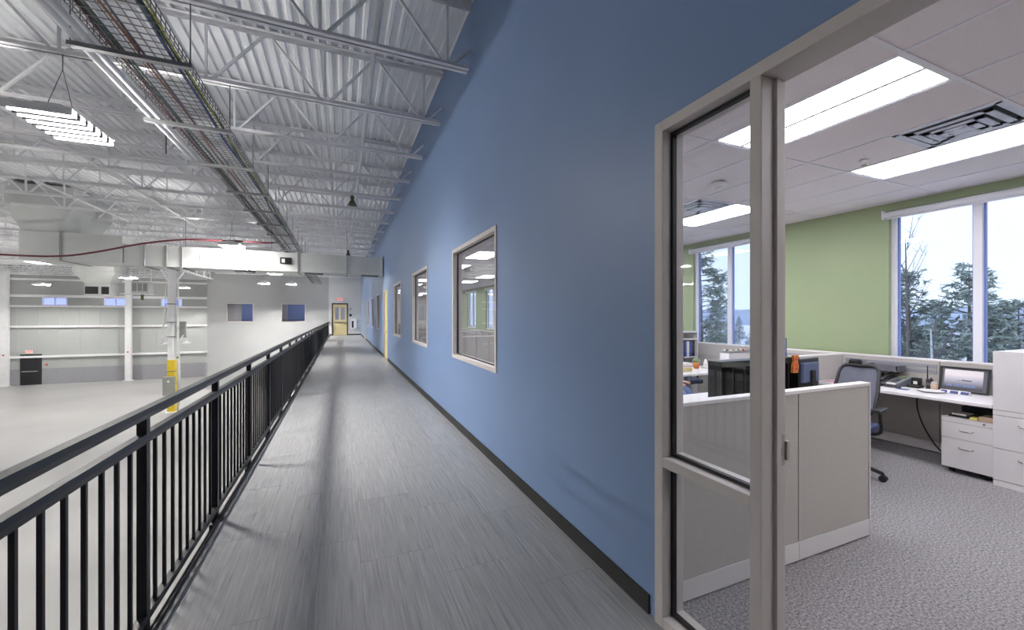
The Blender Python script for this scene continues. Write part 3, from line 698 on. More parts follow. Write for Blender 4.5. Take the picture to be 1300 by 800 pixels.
# outer windows
for i, h in enumerate(OW):
    y0, y1, z0, z1 = h; ym = (y0+y1)/2
    t = struct(thing('window_%d' % (i+10), None, None, (XO1, ym, z0)))
    b = MB(); f = .05
    for q in ((y0,y1,z0,z0+f),(y0,y1,z1-f,z1),(y0,y0+f,z0+f,z1-f),(y1-f,y1,z0+f,z1-f),(ym-.035,ym+.035,z0+f,z1-f)): b.box(XO1+.06,XO1+.15,*q)
    b.build('window_frame','window_white',t)
    for (a, c) in ((y0+f,ym-.035),(ym+.035,y1-f)):
        b = MB(); e = .018
        for q in ((a,c,z0+f,z0+f+e),(a,c,z1-f-e,z1-f),(a,a+e,z0+f+e,z1-f-e),(c-e,c,z0+f+e,z1-f-e)): b.box(XO1+.10,XO1+.13,*q)
        b.build('sash','window_edge',t)
        MB().box(XO1+.113,XO1+.118,a+e,c-e,z0+f+e,z1-f-e).build('pane','office_glass',t)
    MB().box(XO1-.01,XO1+.06,y0,y1,z0-.02,z0).build('window_sill','window_white',t)
    s = thing('roller_blind','rolled up white blind over the %s office window' % ('window left of camera','large','sidelight','fourth','fifth','sixth','seventh','eighth','farthest')[i],'blind',(XO1-.03,ym,2.85),'rolled up blinds over office windows')
    MB().tube([(XO1-.032,y0-.03,2.845),(XO1-.032,y1+.03,2.845)],.036,14).build('roll','window_white',s,smooth=True)
    for a in (y0-.04,y1+.03): MB().box(XO1-.07,XO1,a,a+.012,2.79,2.9).build('bracket','window_white',s)
    MB().box(XO1-.006,XO1-.002,y0-.02,y1+.02,2.79,2.83).build('hem','window_white',s)

# ================================================================ GLAZED DOOR FRAME AT THE NEAR END
t = struct(thing('door_5', None, None, (XW,.8,0))); t['label'] = 'taupe metal storefront frame with narrow sidelight and open doorway'
YJ, YM1, YM0, YH = 1.635, 1.109, 1.060, -.05; X0, X1 = XW-.015, XW+.125
MB().box(X0,X1,1.58,YJ,0,2.55).build('jamb','frame_taupe',t,bevel=.003)
MB().box(X0,X1,YM0,YM1,.0,2.497).build('mullion','frame_taupe',t,bevel=.003)
MB().box(XW+.055,XW+.08,YM0-.014,YM0,0,2.49).build('door_stop','frame_taupe',t)
MB().box(X0,X1,YH,YH+.05,0,2.497).build('jamb','frame_taupe',t,bevel=.003)
MB().box(X0,X1,YH,1.58,2.497,2.55).build('head','frame_taupe',t,bevel=.003)
MB().box(X0,X1,YM1,1.58,.81,.86).build('middle_rail','frame_taupe',t,bevel=.003)
MB().box(X0,X1,YM1,1.58,0,.055).build('bottom_rail','frame_taupe',t,bevel=.003)
for (z0,z1) in ((.055,.81),(.86,2.497)):
    b = MB(); e = .016
    for q in ((YM1,1.58,z0,z0+e),(YM1,1.58,z1-e,z1),(YM1,YM1+e,z0+e,z1-e),(1.58-e,1.58,z0+e,z1-e)): b.box(XW+.04,XW+.062,*q)
    b.build('gasket','gasket_black',t)
    b = MB()
    for q in ((YM1,1.58,z0,z0+e),(YM1,1.58,z1-e,z1),(YM1,YM1+e,z0+e,z1-e),(1.58-e,1.58,z0+e,z1-e)): b.box(XW+.064,XW+.10,*q)
    b.build('glazing_bead','frame_taupe',t)
    MB().box(XW+.05,XW+.056,YM1+.01,1.57,z0+.01,z1-.01).build('pane','clear_glass',t)
sp = MB().box(XW+.085,XW+.118,YM0-.003,YM0,.98,1.10).build('strike_plate','strike_metal',t)
MB().box(XW+.088,XW+.097,YM0-.0045,YM0-.003,1.02,1.05).build('strike_hole','gasket_black',sp,off=wloc(t))
MB().box(XW+.118,XW+.135,YM0-.01,YM0+.02,1.0,1.075).build('strike_lip','strike_metal',sp,off=wloc(t))
# ================================================================ CUBICLES
def partition(label, p0, p1, h=1.07, segs=1, group='low office partitions', fab='panel_fabric', slots=False):
    """low panel from p0 to p1 (axis aligned, 6 cm thick)"""
    (x0,y0),(x1,y1) = p0,p1; t = thing('partition', label, 'partition', ((x0+x1)/2,(y0+y1)/2,0), group)
    al = abs(x1-x0) > abs(y1-y0); L = (x1-x0) if al else (y1-y0)
    def B(a,c,z0,z1,th):
        return MB().box(x0+a,x0+c,y0-th,y0+th,z0,z1) if al else MB().box(x0-th,x0+th,y0+a,y0+c,z0,z1)
    bounds = segs if isinstance(segs, list) else [L*i/segs for i in range(segs+1)]
    for a, c in zip(bounds[:-1], bounds[1:]):
        B(a+.004,c-.004,.13,h-.022,.027).build('fabric_panel',fab,t)
        B(a+.002,c-.002,.012,.125,.031).build('kick_base','cabinet_white',t)
        B(a+.0,c-.0,.125,.135,.024).build('base_channel','duct_seam',t)
    B(-.012,.0,0.01,h,.032).build('end_post','cabinet_white',t); B(L,L+.012,.01,h,.032).build('end_post','cabinet_white',t)
    B(0,L,h-.022,h,.033).build('top_cap','laminate_white',t,bevel=.003)
    for a in (bounds[0]+.05, bounds[-1]-.05): B(a-.02,a+.02,0,.012,.02).build('foot','black_rubber',t)
    return t
partition('low taupe partition right behind the glazed door frame, with white top', (1.66,1.70),(3.465,1.70),1.095,[0,1.03,1.805])
t = partition('long low partition under the windows behind the desk', (6.31,.9),(6.31,6.6),1.07,[0,1.46,2.7,3.9,5.1,5.7])
for z_ in (.985,.925): 
    for a, c in ((.92,2.34),(2.38,3.58),(3.62,4.78)): MB().box(6.277,6.283,a,c,z_-.022,z_+.022).build('slat_rail','plastic_silver',t)
partition('low partition crossing the office behind the black organizer', (3.92,3.3),(6.2,3.3),1.07,2)
for j, (yy, lb) in enumerate(((9.6,'white low partition seen through the nearest blue wall window'),(13.2,'low partition in the middle of the office'),(17.0,'low partition deep in the office'))):
    partition(lb, (1.75,yy),(4.4,yy),1.07,2); 
partition('low partition running lengthwise in the middle of the office', (4.45,7.2),(4.45,17.0),1.07,8)
def desk(name,label,x0,x1,y0,y1,z=.737,legs=()):
    t = thing(name,label,'desk',((x0+x1)/2,(y0+y1)/2,0),'office desks')
    MB().box(x0,x1,y0,y1,z-.032,z).build('worktop','laminate_white',t,bevel=.004)
    for (a,c) in legs:
        MB().box(a-.03,a+.03,c-.03,c+.03,.02,z-.033).build('leg','plastic_silver',t); MB().box(a-.04,a+.04,c-.25,c+.25,0,.02).build('foot','plastic_silver',t)
    return t
desk('desk','long white desk under the large window',5.58,6.275,1.74,3.26,legs=[(6.1,3.1)])
desk('desk','white desk carrying the black organizer and monitor',3.05,4.98,2.5,3.24,legs=[(3.2,2.9),(4.8,2.9)])
desk('desk','white desk with paper stack seen through the sidelight',3.2,6.27,4.35,5.0,legs=[(4.62,4.42),(3.4,4.7),(5.8,4.7)])
for j, yy in enumerate((10.3,13.9)):
    desk('desk',('white desk behind the first partition in the office depth','white desk behind the second partition in the office depth')[j],1.9,4.2,yy-.6,yy+.1,legs=[(2.1,yy-.3),(4.0,yy-.3)])
# drawer pedestal
def handle(x,y,z,par,off,w=.10):
    MB().tube(smooth_pts([(x,y-w/2,z+.005),(x-.022,y-w/2+.012,z),(x-.026,y,z-.003),(x-.022,y+w/2-.012,z),(x,y+w/2,z+.005)],4),.006,7).build('handle','chrome',par,smooth=True,off=off)
t = thing('drawer_pedestal','white two drawer pedestal on casters under the window desk','cabinet',(5.9,1.92,0))
MB().box(5.64,6.2,1.745,2.095,.06,.555).build('body','cabinet_white',t)
MB().box(5.62,5.638,1.742,2.098,.512,.556).build('top_strip','cabinet_white',t)
for (z0,z1) in ((.352,.508),(.058,.348)):
    d_ = MB().box(5.62,5.638,1.742,2.098,z0,z1).build('drawer','cabinet_white',t,bevel=.002); handle(5.62,1.92,(z1-.07 if z1-z0 < .2 else z1-.085),d_,wloc(t))
MB().tube([(5.612,1.80,.535),(5.62,1.80,.535)],.009,10).build('lock','chrome',t)
for (x_,y_) in ((5.7,1.79),(5.7,2.05),(6.12,1.79),(6.12,2.05)): MB().tube([(x_,y_-.015,.028),(x_,y_+.015,.028)],.027,12).box(x_-.012,x_+.012,y_-.012,y_+.012,.03,.06).build('caster','plastic_black',t)
# tall cabinet
t = thing('tall_cabinet','tall white storage cabinet with file drawers beside the window desk','cabinet',(5.9,1.49,0))
MB().box(5.62,6.27,1.265,1.733,0,1.24).build('body','cabinet_white',t)
MB().box(5.585,5.62,1.265,1.733,0,.05).build('plinth','cabinet_white',t)
MB().box(5.585,5.618,1.262,1.735,.702,1.242).build('door','cabinet_white',t,bevel=.002)
MB().box(5.585,5.618,1.262,1.735,.655,.698).build('rail_strip','cabinet_white',t,bevel=.002)
for (z0,z1) in ((.348,.651),(.055,.344)):
    d_ = MB().box(5.585,5.618,1.262,1.735,z0,z1).build('drawer','cabinet_white',t,bevel=.002); handle(5.585,1.53,z1-.075,d_,wloc(t))
# things on the pedestal
tag(MB().box(5.68,5.95,1.93,2.07,.556,.572).build('folder','plastic_black',bevel=.003),'flat black folder lying on the drawer pedestal','folder')
tag(MB().box(5.70,5.86,1.95,2.05,.573,.588).build('notebook','paper',bevel=.002),'cream notebook on top of the black folder','notebook')
tag(MB().box(5.66,5.74,1.86,1.91,.556,.578).build('sticky_pad','paper_yellow'),'yellow sticky pad on the drawer pedestal','note pad')
tag(MB().box(5.66,5.8,1.75,1.85,.556,.60).build('cardboard_box','cardboard',bevel=.002),'small tan cardboard box on the drawer pedestal','box')
tag(MB().box(5.98,6.18,1.76,2.08,.556,.63).build('binder','plastic_black',bevel=.004),'black binder at the back of the drawer pedestal','binder')
# picture frame leaning on the partition
t = thing('picture_frame','black framed photograph of a ship leaning below the large window','picture',(6.2,2.14,.74))
def lean(u, v, o_=0): # u along -y (0..1 left->right), v up
    return (6.20+.05*v/.26-o_, 2.335-.385*u, .742+v)
def slab(u0,u1,v0,v1,o0,o1):
    return MB().hexa([lean(u0,v0,o0),lean(u1,v0,o0),lean(u1,v1,o0),lean(u0,v1,o0)],[lean(u0,v0,o1),lean(u1,v0,o1),lean(u1,v1,o1),lean(u0,v1,o1)])
slab(0,1,0,.265,0,.008).build('backing','plastic_grey',t)
for q in ((0,1,0,.018),(0,1,.247,.265),(0,.045,.018,.247),(.955,1,.018,.247)): slab(*q,.008,.02).build('moulding','plastic_black',t)
ph = mat('ship_photo',(200,196,200),.35,var=.0)
nt = ph.node_tree; n = nt.nodes; l = nt.links; tc = n.new('ShaderNodeTexCoord'); sx = n.new('ShaderNodeSeparateXYZ'); rp = n.new('ShaderNodeValToRGB')
l.new(tc.outputs['Generated'],sx.inputs[0]); l.new(sx.outputs['Z'],rp.inputs[0]); cr = rp.color_ramp
cr.elements[0].color = lin((60,60,66))+(1,); cr.elements[1].position=.75; cr.elements[1].color = lin((222,216,218))+(1,)
e = cr.elements.new(.2); e.color = lin((110,110,122))+(1,); e = cr.elements.new(.42); e.color = lin((168,166,180))+(1,)
l.new(rp.outputs[0], n['Principled BSDF'].inputs['Base Color'])
pp = slab(.10,.87,.03,.235,.008,.0095).build('print','ship_photo',t)
slab(.36,.66,.118,.122,.0095,.0102).build('ship_hull','plastic_grey',pp,off=wloc(t)); slab(.47,.66,.122,.131,.0095,.0102).build('ship_deck','plastic_grey',pp,off=wloc(t)); slab(.475,.49,.131,.14,.0095,.0102).build('ship_mast','plastic_grey',pp,off=wloc(t))
u = .16
for k, wd in enumerate((.04,.03,.05,0,.05,.06,.04,0,.05,.04,.06,.05,.05)):
    if wd: slab(u,u+wd*.8,.058,.078,.0095,.0102).build('caption_mark','screen_blue',pp,off=wloc(t))
    u += wd if wd else .03
t = thing('name_plate','white name plate with dark blue print in front of the picture','name plate',(6.02,2.13,.737))
MB().prism([(5.985,.738),(6.03,.738),(6.01,.778),(6.005,.778)],'y',2.02,2.25).build('plate','laminate_white',t)
for (a,c) in ((2.195,2.24),(2.11,2.17),(2.03,2.09)): MB().hexa([(5.9835,a,.745),(5.9835,c,.745),(5.988,c,.745),(5.988,a,.745)],[(5.9995,a,.772),(5.9995,c,.772),(6.004,c,.772),(6.004,a,.772)]).build('print_block','paper_blue',t)
tag(MB().lathe([(.055,0),(.10,.012),(.112,.02),(.106,.02),(.05,.006)],(5.92,2.30,.738),24).build('plate','laminate_white',smooth=True),'shallow white dish on the window desk','dish')
t = thing('jar','small beige jar with lid beside the white dish','jar',(6.08,2.33,.738)); MB().lathe([(.026,0),(.028,.01),(.028,.065),(.022,.075)],(6.08,2.33,.738),14).build('body','cardboard',t,smooth=True); MB().lathe([(.024,.076),(.024,.095)],(6.08,2.33,.738),14).build('lid','curtain_beige',t)
# two-way radio and its charger, desk phone, intercom
t = thing('two_way_radio','black handheld radio with long antenna standing on the window desk','radio',(6.17,2.40,.738))
MB().box(6.15,6.19,2.375,2.43,.738,.85).build('body','plastic_black',t,bevel=.008); MB().tube([(6.17,2.42,.85),(6.17,2.42,1.0)],[.007,.005],8).build('antenna','plastic_black',t); MB().tube([(6.17,2.39,.85),(6.17,2.39,.866)],.008,8).build('knob','plastic_black',t); MB().box(6.147,6.15,2.385,2.42,.78,.81).build('speaker_grille','plastic_grey',t)
t = thing('charger_dock','black charging dock with white label left of the radio','charger',(6.15,2.52,.738))
MB().box(6.08,6.2,2.46,2.57,.738,.765).build('base','plastic_black',t,bevel=.006); MB().box(6.15,6.2,2.475,2.555,.765,.85).build('back','plastic_black',t,bevel=.005); MB().box(6.143,6.15,2.50,2.535,.775,.81).build('label_plate','paper',t)
t = thing('desk_phone','grey office telephone with display and handset on the window desk','telephone',(6.1,2.68,.738),rz=R(-18))
b = MB().hexa([(-.10,-.10,0),(.10,-.10,0),(.10,.10,0),(-.10,.10,0)],[(-.10,-.10,.022),(.10,-.10,.11),(.10,.10,.11),(-.10,.10,.022)]); b.build('body','plastic_grey',t,bevel=.006)
def on(u,v,h=.0): return (-.10+.2*v, -.10+.2*u, .022+.088*v+h)
def pad(u0,u1,v0,v1,h): return MB().hexa([on(u0,v0,-.002),on(u0,v1,-.002),on(u1,v1,-.002),on(u1,v0,-.002)],[on(u0,v0,h),on(u0,v1,h),on(u1,v1,h),on(u1,v0,h)])
pad(.04,.68,.12,.97,.004).build('face','plastic_silver',t); pad(.14,.58,.70,.90,.007).build('display','leaf_green',t)
for r_ in range(4):
    for c_ in range(3): pad(.2+.13*c_,.29+.13*c_,.22+.11*r_,.30+.11*r_,.009).build('key','plastic_grey',t)
pad(.10,.62,.02,.10,.006).build('label_strip','paper',t)
b = MB(); b.tube(smooth_pts([on(.85,.04,.03),on(.85,.12,.045),on(.85,.5,.055),on(.85,.9,.045),on(.85,1.0,.03)],4),.024,10); b.build('handset','plastic_black',t,smooth=True)
b = MB(); pts = []
for k in range(90): a_ = k*.9; pts.append((-.10-.05*math.sin(k/90*3.1)+.008*math.cos(a_), .09-.0022*k+.0, .012+.008*math.sin(a_)))
b.tube(pts,.0028,5).build('cord','plastic_black',t)
t = thing('intercom_box','silver and black intercom box left of the telephone','radio',(6.12,2.93,.738))
MB().prism([(6.04,.738),(6.2,.738),(6.2,.86),(6.10,.85),(6.04,.775)],'y',2.83,3.03).build('body','plastic_black',t); MB().hexa([(6.048,2.84,.79),(6.098,2.84,.853),(6.098,3.02,.853),(6.048,3.02,.79)],[(6.042,2.84,.792),(6.092,2.84,.856),(6.092,3.02,.856),(6.042,3.02,.792)]).build('speaker_plate','plastic_silver',t)
tag(MB().box(5.75,5.83,2.72,2.82,.738,.742).build('note_sheet','paper_yellow'),'yellow note sheet on the window desk','note')
tag(MB().box(5.82,5.9,2.46,2.56,.738,.742).build('leaflet','paper_blue'),'dark blue leaflet by the telephone','leaflet')
t = thing('headset','black headset lying on the window desk before telephone','headset',(5.95,2.65,.74)); MB().tube(smooth_pts([(5.92,2.72,.748),(5.88,2.68,.746),(5.87,2.60,.746),(5.92,2.55,.748)],5),.007,6).build('band','plastic_black',t); MB().lathe([(.026,0),(.026,.022)],(5.92,2.73,.738),10).build('ear_cup','plastic_black',t); 
t = thing('stapler','black stapler with red top at the cabinet end of the desk','stapler',(5.9,1.79,.738)); MB().box(5.80,5.95,1.765,1.80,.738,.752).build('base','plastic_black',t); MB().hexa([(5.80,1.765,.76),(5.95,1.765,.756),(5.95,1.80,.756),(5.80,1.80,.76)],[(5.81,1.768,.785),(5.95,1.768,.79),(5.95,1.797,.79),(5.81,1.797,.785)]).build('arm','plastic_black',t); MB().box(5.83,5.93,1.768,1.797,.79,.80).build('top_cap','red_plastic',t)
# bag-like adapter and shelf hung on the slat rails
t = thing('power_adapter','black adapter with cable hung on the partition rail','adapter',(6.23,3.50-.32,.9)); MB().box(6.2,6.275,3.10,3.22,.88,1.0).build('body','plastic_black',t,bevel=.02); MB().tube(smooth_pts([(6.24,3.12,.88),(6.24,3.06,.85),(6.24,3.0,.88),(6.24,2.95,.93)],5),.006,6).build('lead','plastic_black',t)
t = thing('wall_tray','dark grey paper tray hung on the partition above chair','tray',(6.2,2.82,.93)); MB().box(6.08,6.275,2.66,2.98,.90,.91).box(6.08,6.09,2.66,2.98,.91,.97).box(6.08,6.275,2.66,2.668,.91,.97).box(6.08,6.275,2.972,2.98,.91,.97).build('tray','plastic_grey',t)
tag(MB().box(6.10,6.26,2.68,2.95,.911,.955).build('paper_stack','paper_blue'),'blue papers in the hanging tray','papers')
tag(MB().tube(smooth_pts([(6.2,2.52,.70),(6.15,2.50,.5),(6.1,2.42,.3),(6.2,2.36,.1),(6.22,2.3,.03)],6),.007,6).build('power_lead','plastic_black',smooth=True),'black lead hanging under the window desk','cable')
tag(MB().tube(smooth_pts([(6.22,3.0,.05),(6.15,2.95,.12),(6.2,2.88,.2),(6.26,2.95,.12),(6.2,3.05,.03)],6),.008,6).build('power_lead','white_plastic',smooth=True),'white coiled lead under the window desk','cable')

# office chairs
def chair(label, loc, rz, mesh_m='mesh_fabric', low=.0, lean=0.0, bw_=1.0):
    t = thing('office_chair', label, 'chair', loc, 'office swivel chairs', rz)
    b = MB()  # local: faces +x
    b.prism([(-.24,-.22),(.2,-.24),(.26,-.18),(.26,.18),(.2,.24),(-.24,.22)],'z',.43,.50).build('seat','chair_blue',t,bevel=.018)
    P = [(-.24,.0,.58),(-.27-lean*.3,0,.72),(-.30-lean*.65,0,.86),(-.34-lean,0,1.0-low)]
    b = MB(); bp_ = []
    for (x_,_,z_),w_ in zip(P,(.19,.22,.215,.18)): bp_.append((x_,w_*bw_,z_))
    vs = []; 
    for (x_,w_,z_) in bp_:
        for s_ in (-1,-.5,0,.5,1): vs.append((x_-.03*(1-abs(s_)), s_*w_, z_))
    fs = [(r_*5+c_, r_*5+c_+1, (r_+1)*5+c_+1, (r_+1)*5+c_) for r_ in range(3) for c_ in range(4)]
    n0 = len(vs); vs += [(x_-.008,y_,z_) for (x_,y_,z_) in vs]; fs += [tuple(reversed([i+n0 for i in f_])) for f_ in fs]
    b.add(vs,fs).build('back_mesh',mesh_m,t,smooth=True)
    ring = [(x_, -w_, z_) for (x_,w_,z_) in bp_]+[(bp_[-1][0]-.02,0,bp_[-1][2]+.012)]+[(x_, w_, z_) for (x_,w_,z_) in reversed(bp_)]+[(bp_[0][0]-.03,0,bp_[0][2])]
    MB().tube(smooth_pts(ring+[ring[0]],4),.016,8).build('back_frame','plastic_black',t,smooth=True)
    MB().tube(smooth_pts([(-.05,0,.42),(-.25,0,.44),(-.33,0,.55),(-.32-lean*.35,0,.74)],4),.022,8).build('back_support','plastic_black',t,smooth=True)
    for s_ in (-1,1):
        MB().tube(smooth_pts([(-.02,s_*.2,.42),(-.02,s_*.29,.46),(0,s_*.29,.6),(0,s_*.29,.66)],4),.014,8).build('arm_post','plastic_black',t,smooth=True)
        MB().box(-.11,.13,s_*.29-.035,s_*.29+.035,.66,.69).build('arm_pad','plastic_black',t,bevel=.01)
    MB().lathe([(.032,.1),(.032,.3),(.02,.3),(.02,.42)],(0,0,0),12).build('gas_lift','plastic_black',t)
    MB().box(-.12,.12,-.1,.1,.40,.43).build('mechanism','plastic_black',t)
    for k in range(5):
        a_ = 2*math.pi*k/5+.35; c_, s_ = math.cos(a_), math.sin(a_)
        ar = MB().tube([(0,0,.12),(.18*c_,.18*s_,.105),(.31*c_,.31*s_,.075)],[.03,.022,.016],8).build('base_arm','plastic_black',t,smooth=True)
        q = Vector((.31*c_,.31*s_,.03)); tv = Vector((-s_,c_,0))
        MB().tube([q-tv*.028,q-tv*.008],.03,12).tube([q+tv*.008,q+tv*.028],.03,12).tube([q,q+Vector((0,0,.05))],.01,6).build('caster','plastic_black',ar)
    return t
chair('black framed swivel chair with grey mesh back at the window desk',(4.66,2.47,0),R(190),low=-.02,lean=.12,bw_=.82)
CH2 = (4.05,5.35,0)
chair('grey mesh swivel chair at the desk seen through the sidelight',(5.45,5.3,0),R(262))

# black organizer, monitors and desk items on the second desk
t = thing('desk_organizer','black open front organizer with upright dividers on the second desk','organizer',(3.55,2.68,.737))
ox0, ox1, oy0, oy1, oz0, oz1 = 3.06,4.13,2.56,2.69,.738,1.165
MB().box(ox0,ox1,oy0,oy1,oz1-.015,oz1).build('top','plastic_black',t); MB().box(ox0,ox1,oy1-.01,oy1,oz0,oz1-.015).build('back','plastic_black',t); MB().box(ox0,ox1,oy0,oy1-.01,oz0,oz0+.015).build('bottom','plastic_black',t)
MB().box(ox0,ox1,oy0,oy0+.01,oz1-.05,oz1-.015).build('front_lip','plastic_black',t)
for k in range(8): a_ = ox0+(ox1-ox0-.012)*k/7; MB().box(a_,a_+.012,oy0,oy1-.01,oz0+.015,oz1-.015).build('divider','plastic_black',t)
t = thing('carved_ornament','small orange wood carving fixed to the organizer corner','ornament',(4.06,2.54,1.03)); MB().prism([(4.0,1.02),(4.07,1.02),(4.085,1.08),(4.07,1.13),(4.085,1.19),(4.005,1.19),(4.02,1.13),(4.0,1.08)],'y',2.535,2.558).build('body','orange_wood',t)
for z_ in (1.06,1.10,1.15): MB().tube([(4.045,2.53,z_),(4.045,2.536,z_)],.013,10).build('inlay','red_plastic',t)
def monitor(label, loc, rz, w_=.40, h_=.30, m_='plastic_black', zb=.08):
    t = thing('monitor', label, 'monitor', loc, 'desk monitors', rz)   # local: screen faces -y
    MB().box(-w_/2,w_/2,-.012,.012,zb,zb+h_).build('housing','plastic_black',t,bevel=.006); MB().box(-w_/2+.015,w_/2-.015,-.0145,-.012,zb+.018,zb+h_-.015).build('screen','screen_blue' if m_=='blue' else 'screen_dark',t)
    MB().box(-w_*.34,w_*.34,.012,.05,zb+.06,zb+h_-.04).build('back_bulge','monitor_back' if m_=='back' else 'plastic_black',t,bevel=.008)
    MB().box(-.035,.035,.05,.075,.01,zb+h_*.62).build('stand','plastic_black',t,bevel=.005); MB().box(-.11,.11,-.06,.14,0,.015).build('foot','plastic_black',t,bevel=.005)
    return t
monitor('black monitor seen from behind, next to the organizer',(4.64,2.80,.738),R(180+6),.46,.31,'back',.06)
monitor('monitor with bluish screen rising behind the crossing partition',(5.5,3.75,.738),R(-8),.44,.34,'blue',.18)
desk('desk','white desk hidden behind the crossing partition',4.9,6.2,3.4,4.1,legs=[(5.0,3.7),(6.1,3.7)])
tag(MB().box(5.62,5.9,3.0,3.2,.738,.742).build('leaflet','paper_pink'),'pink and purple leaflet at the inner end of window desk','leaflet')
t = thing('desk_set','small black pen tray with dark pens on the second desk','pen tray',(4.75,2.6,.738)); MB().box(4.7,4.9,2.56,2.66,.738,.77).build('tray','plastic_black',t,bevel=.008); MB().tube([(4.72,2.61,.785),(4.88,2.61,.785)],.014,8).build('pen','plastic_grey',t)
t = thing('sticker_box','small dark box with pink label on the crossing partition','box',(4.9,3.3,1.07)); MB().box(4.75,5.05,3.275,3.325,1.07,1.12).build('body','paper_blue',t); MB().box(4.85,4.93,3.272,3.275,1.075,1.115).build('label_plate','paper_pink',t)
# desk seen through the sidelight
b = thing('paper_stack','tall cream stack of papers on the desk seen through sidelight','papers',(4.6,4.6,.738))
z_ = .738
for k in range(8):
    hh = random.uniform(.012,.024); dx_, dy_ = random.uniform(-.01,.01), random.uniform(-.01,.01)
    MB().box(4.52+dx_,4.80+dx_,4.5+dy_,4.72+dy_,z_,z_+hh-.001).build('sheaf',random.choice(['paper','cardboard','paper','paper_yellow']),b); z_ += hh
tag(MB().box(4.42,4.80,4.62,4.86,z_,z_+.02).build('clipboard','plastic_black',bevel=.002),'black clipboard lying on the cream paper stack','clipboard')
t = thing('planter_box','white planter box with red flowers by the far window','planter',(5.97,4.71,.738))
MB().box(5.72,6.22,4.62,4.8,.739,.965).build('box','laminate_white',t,bevel=.005); MB().box(5.73,6.21,4.63,4.79,.966,.97).build('soil','bark',t)
for k in range(10):
    x_ = 5.76+.045*k+random.uniform(-.015,.015); y_ = 4.71+random.uniform(-.05,.05)
    s_ = MB().tube([(x_,y_,.97),(x_+.01,y_,1.0)],.004,5).build('stem','leaf_green',t)
    MB().lathe([(.005,-.015),(.026,0),(.022,.012),(.006,.02)],(x_+.01,y_,1.005),8).build('bloom','red_plastic' if k in (3,4,7) else random.choice(['leaf_green','paper']),t,smooth=True)
t = thing('cork_pot','dark plant pot holder beside the planter box','pot',(5.15,4.75,.738)); MB().lathe([(.035,0),(.045,.02),(.05,.1),(.045,.1)],(5.15,4.75,.738),12).build('pot','orange_wood',t,smooth=True); MB().lathe([(.05,.1),(.06,.13),(.02,.17)],(5.15,4.75,.738),8).build('plant','leaf_green',t)
t = thing('white_figurine','small white cone ornament on the desk seen through sidelight','ornament',(5.35,4.75,.738)); MB().lathe([(.07,0),(.08,.015),(.03,.03),(.035,.06),(.012,.14)],(5.35,4.75,.738),12).build('body','paper',t,smooth=True)
# hutch shelf with binders at the far side
t = thing('hutch_shelf','white open shelf unit with binders and papers under green wall','shelf',(5.8,5.9,0))
sx0,sx1,sy0,sy1 = 5.35,6.25,5.72,6.08
for z_ in (.05,.42,.78,1.12): MB().box(sx0,sx1,sy0,sy1,z_,z_+.02).build('shelf_board','laminate_white',t)
for a_ in (sx0,sx1-.02): MB().box(a_,a_+.02,sy0,sy1,.07 if False else 0,1.255).build('side_panel','laminate_white',t)
MB().box(sx0,sx1,sy0,sy1,1.255,1.275).build('top','laminate_white',t); MB().box(sx0,sx1,sy1-.01,sy1,.05,1.255).build('back','panel_dark',t)
x_ = sx0+.05; k = 0
bcol = ['binder_blue','plastic_black','paper','binder_blue','plastic_black','binder_blue','paper','plastic_black','binder_blue','paper','binder_blue','plastic_black']
for k in range(12):
    o = tag(MB().box(x_,x_+.06,sy0+.04,sy1-.03,.801,1.09).build('binder',bcol[k],bevel=.003),'%s ring binder, %s from the left on the shelf unit' % ({'binder_blue':'blue','plastic_black':'black','paper':'white'}[bcol[k]],ORD[k]),'binder','binders on the shelf unit'); x_ += .068
tag(MB().box(sx0+.2,sx0+.55,sy0+.03,sy1-.05,1.141,1.18).build('paper_stack','paper'),'loose white papers on the top shelf of the unit','papers')

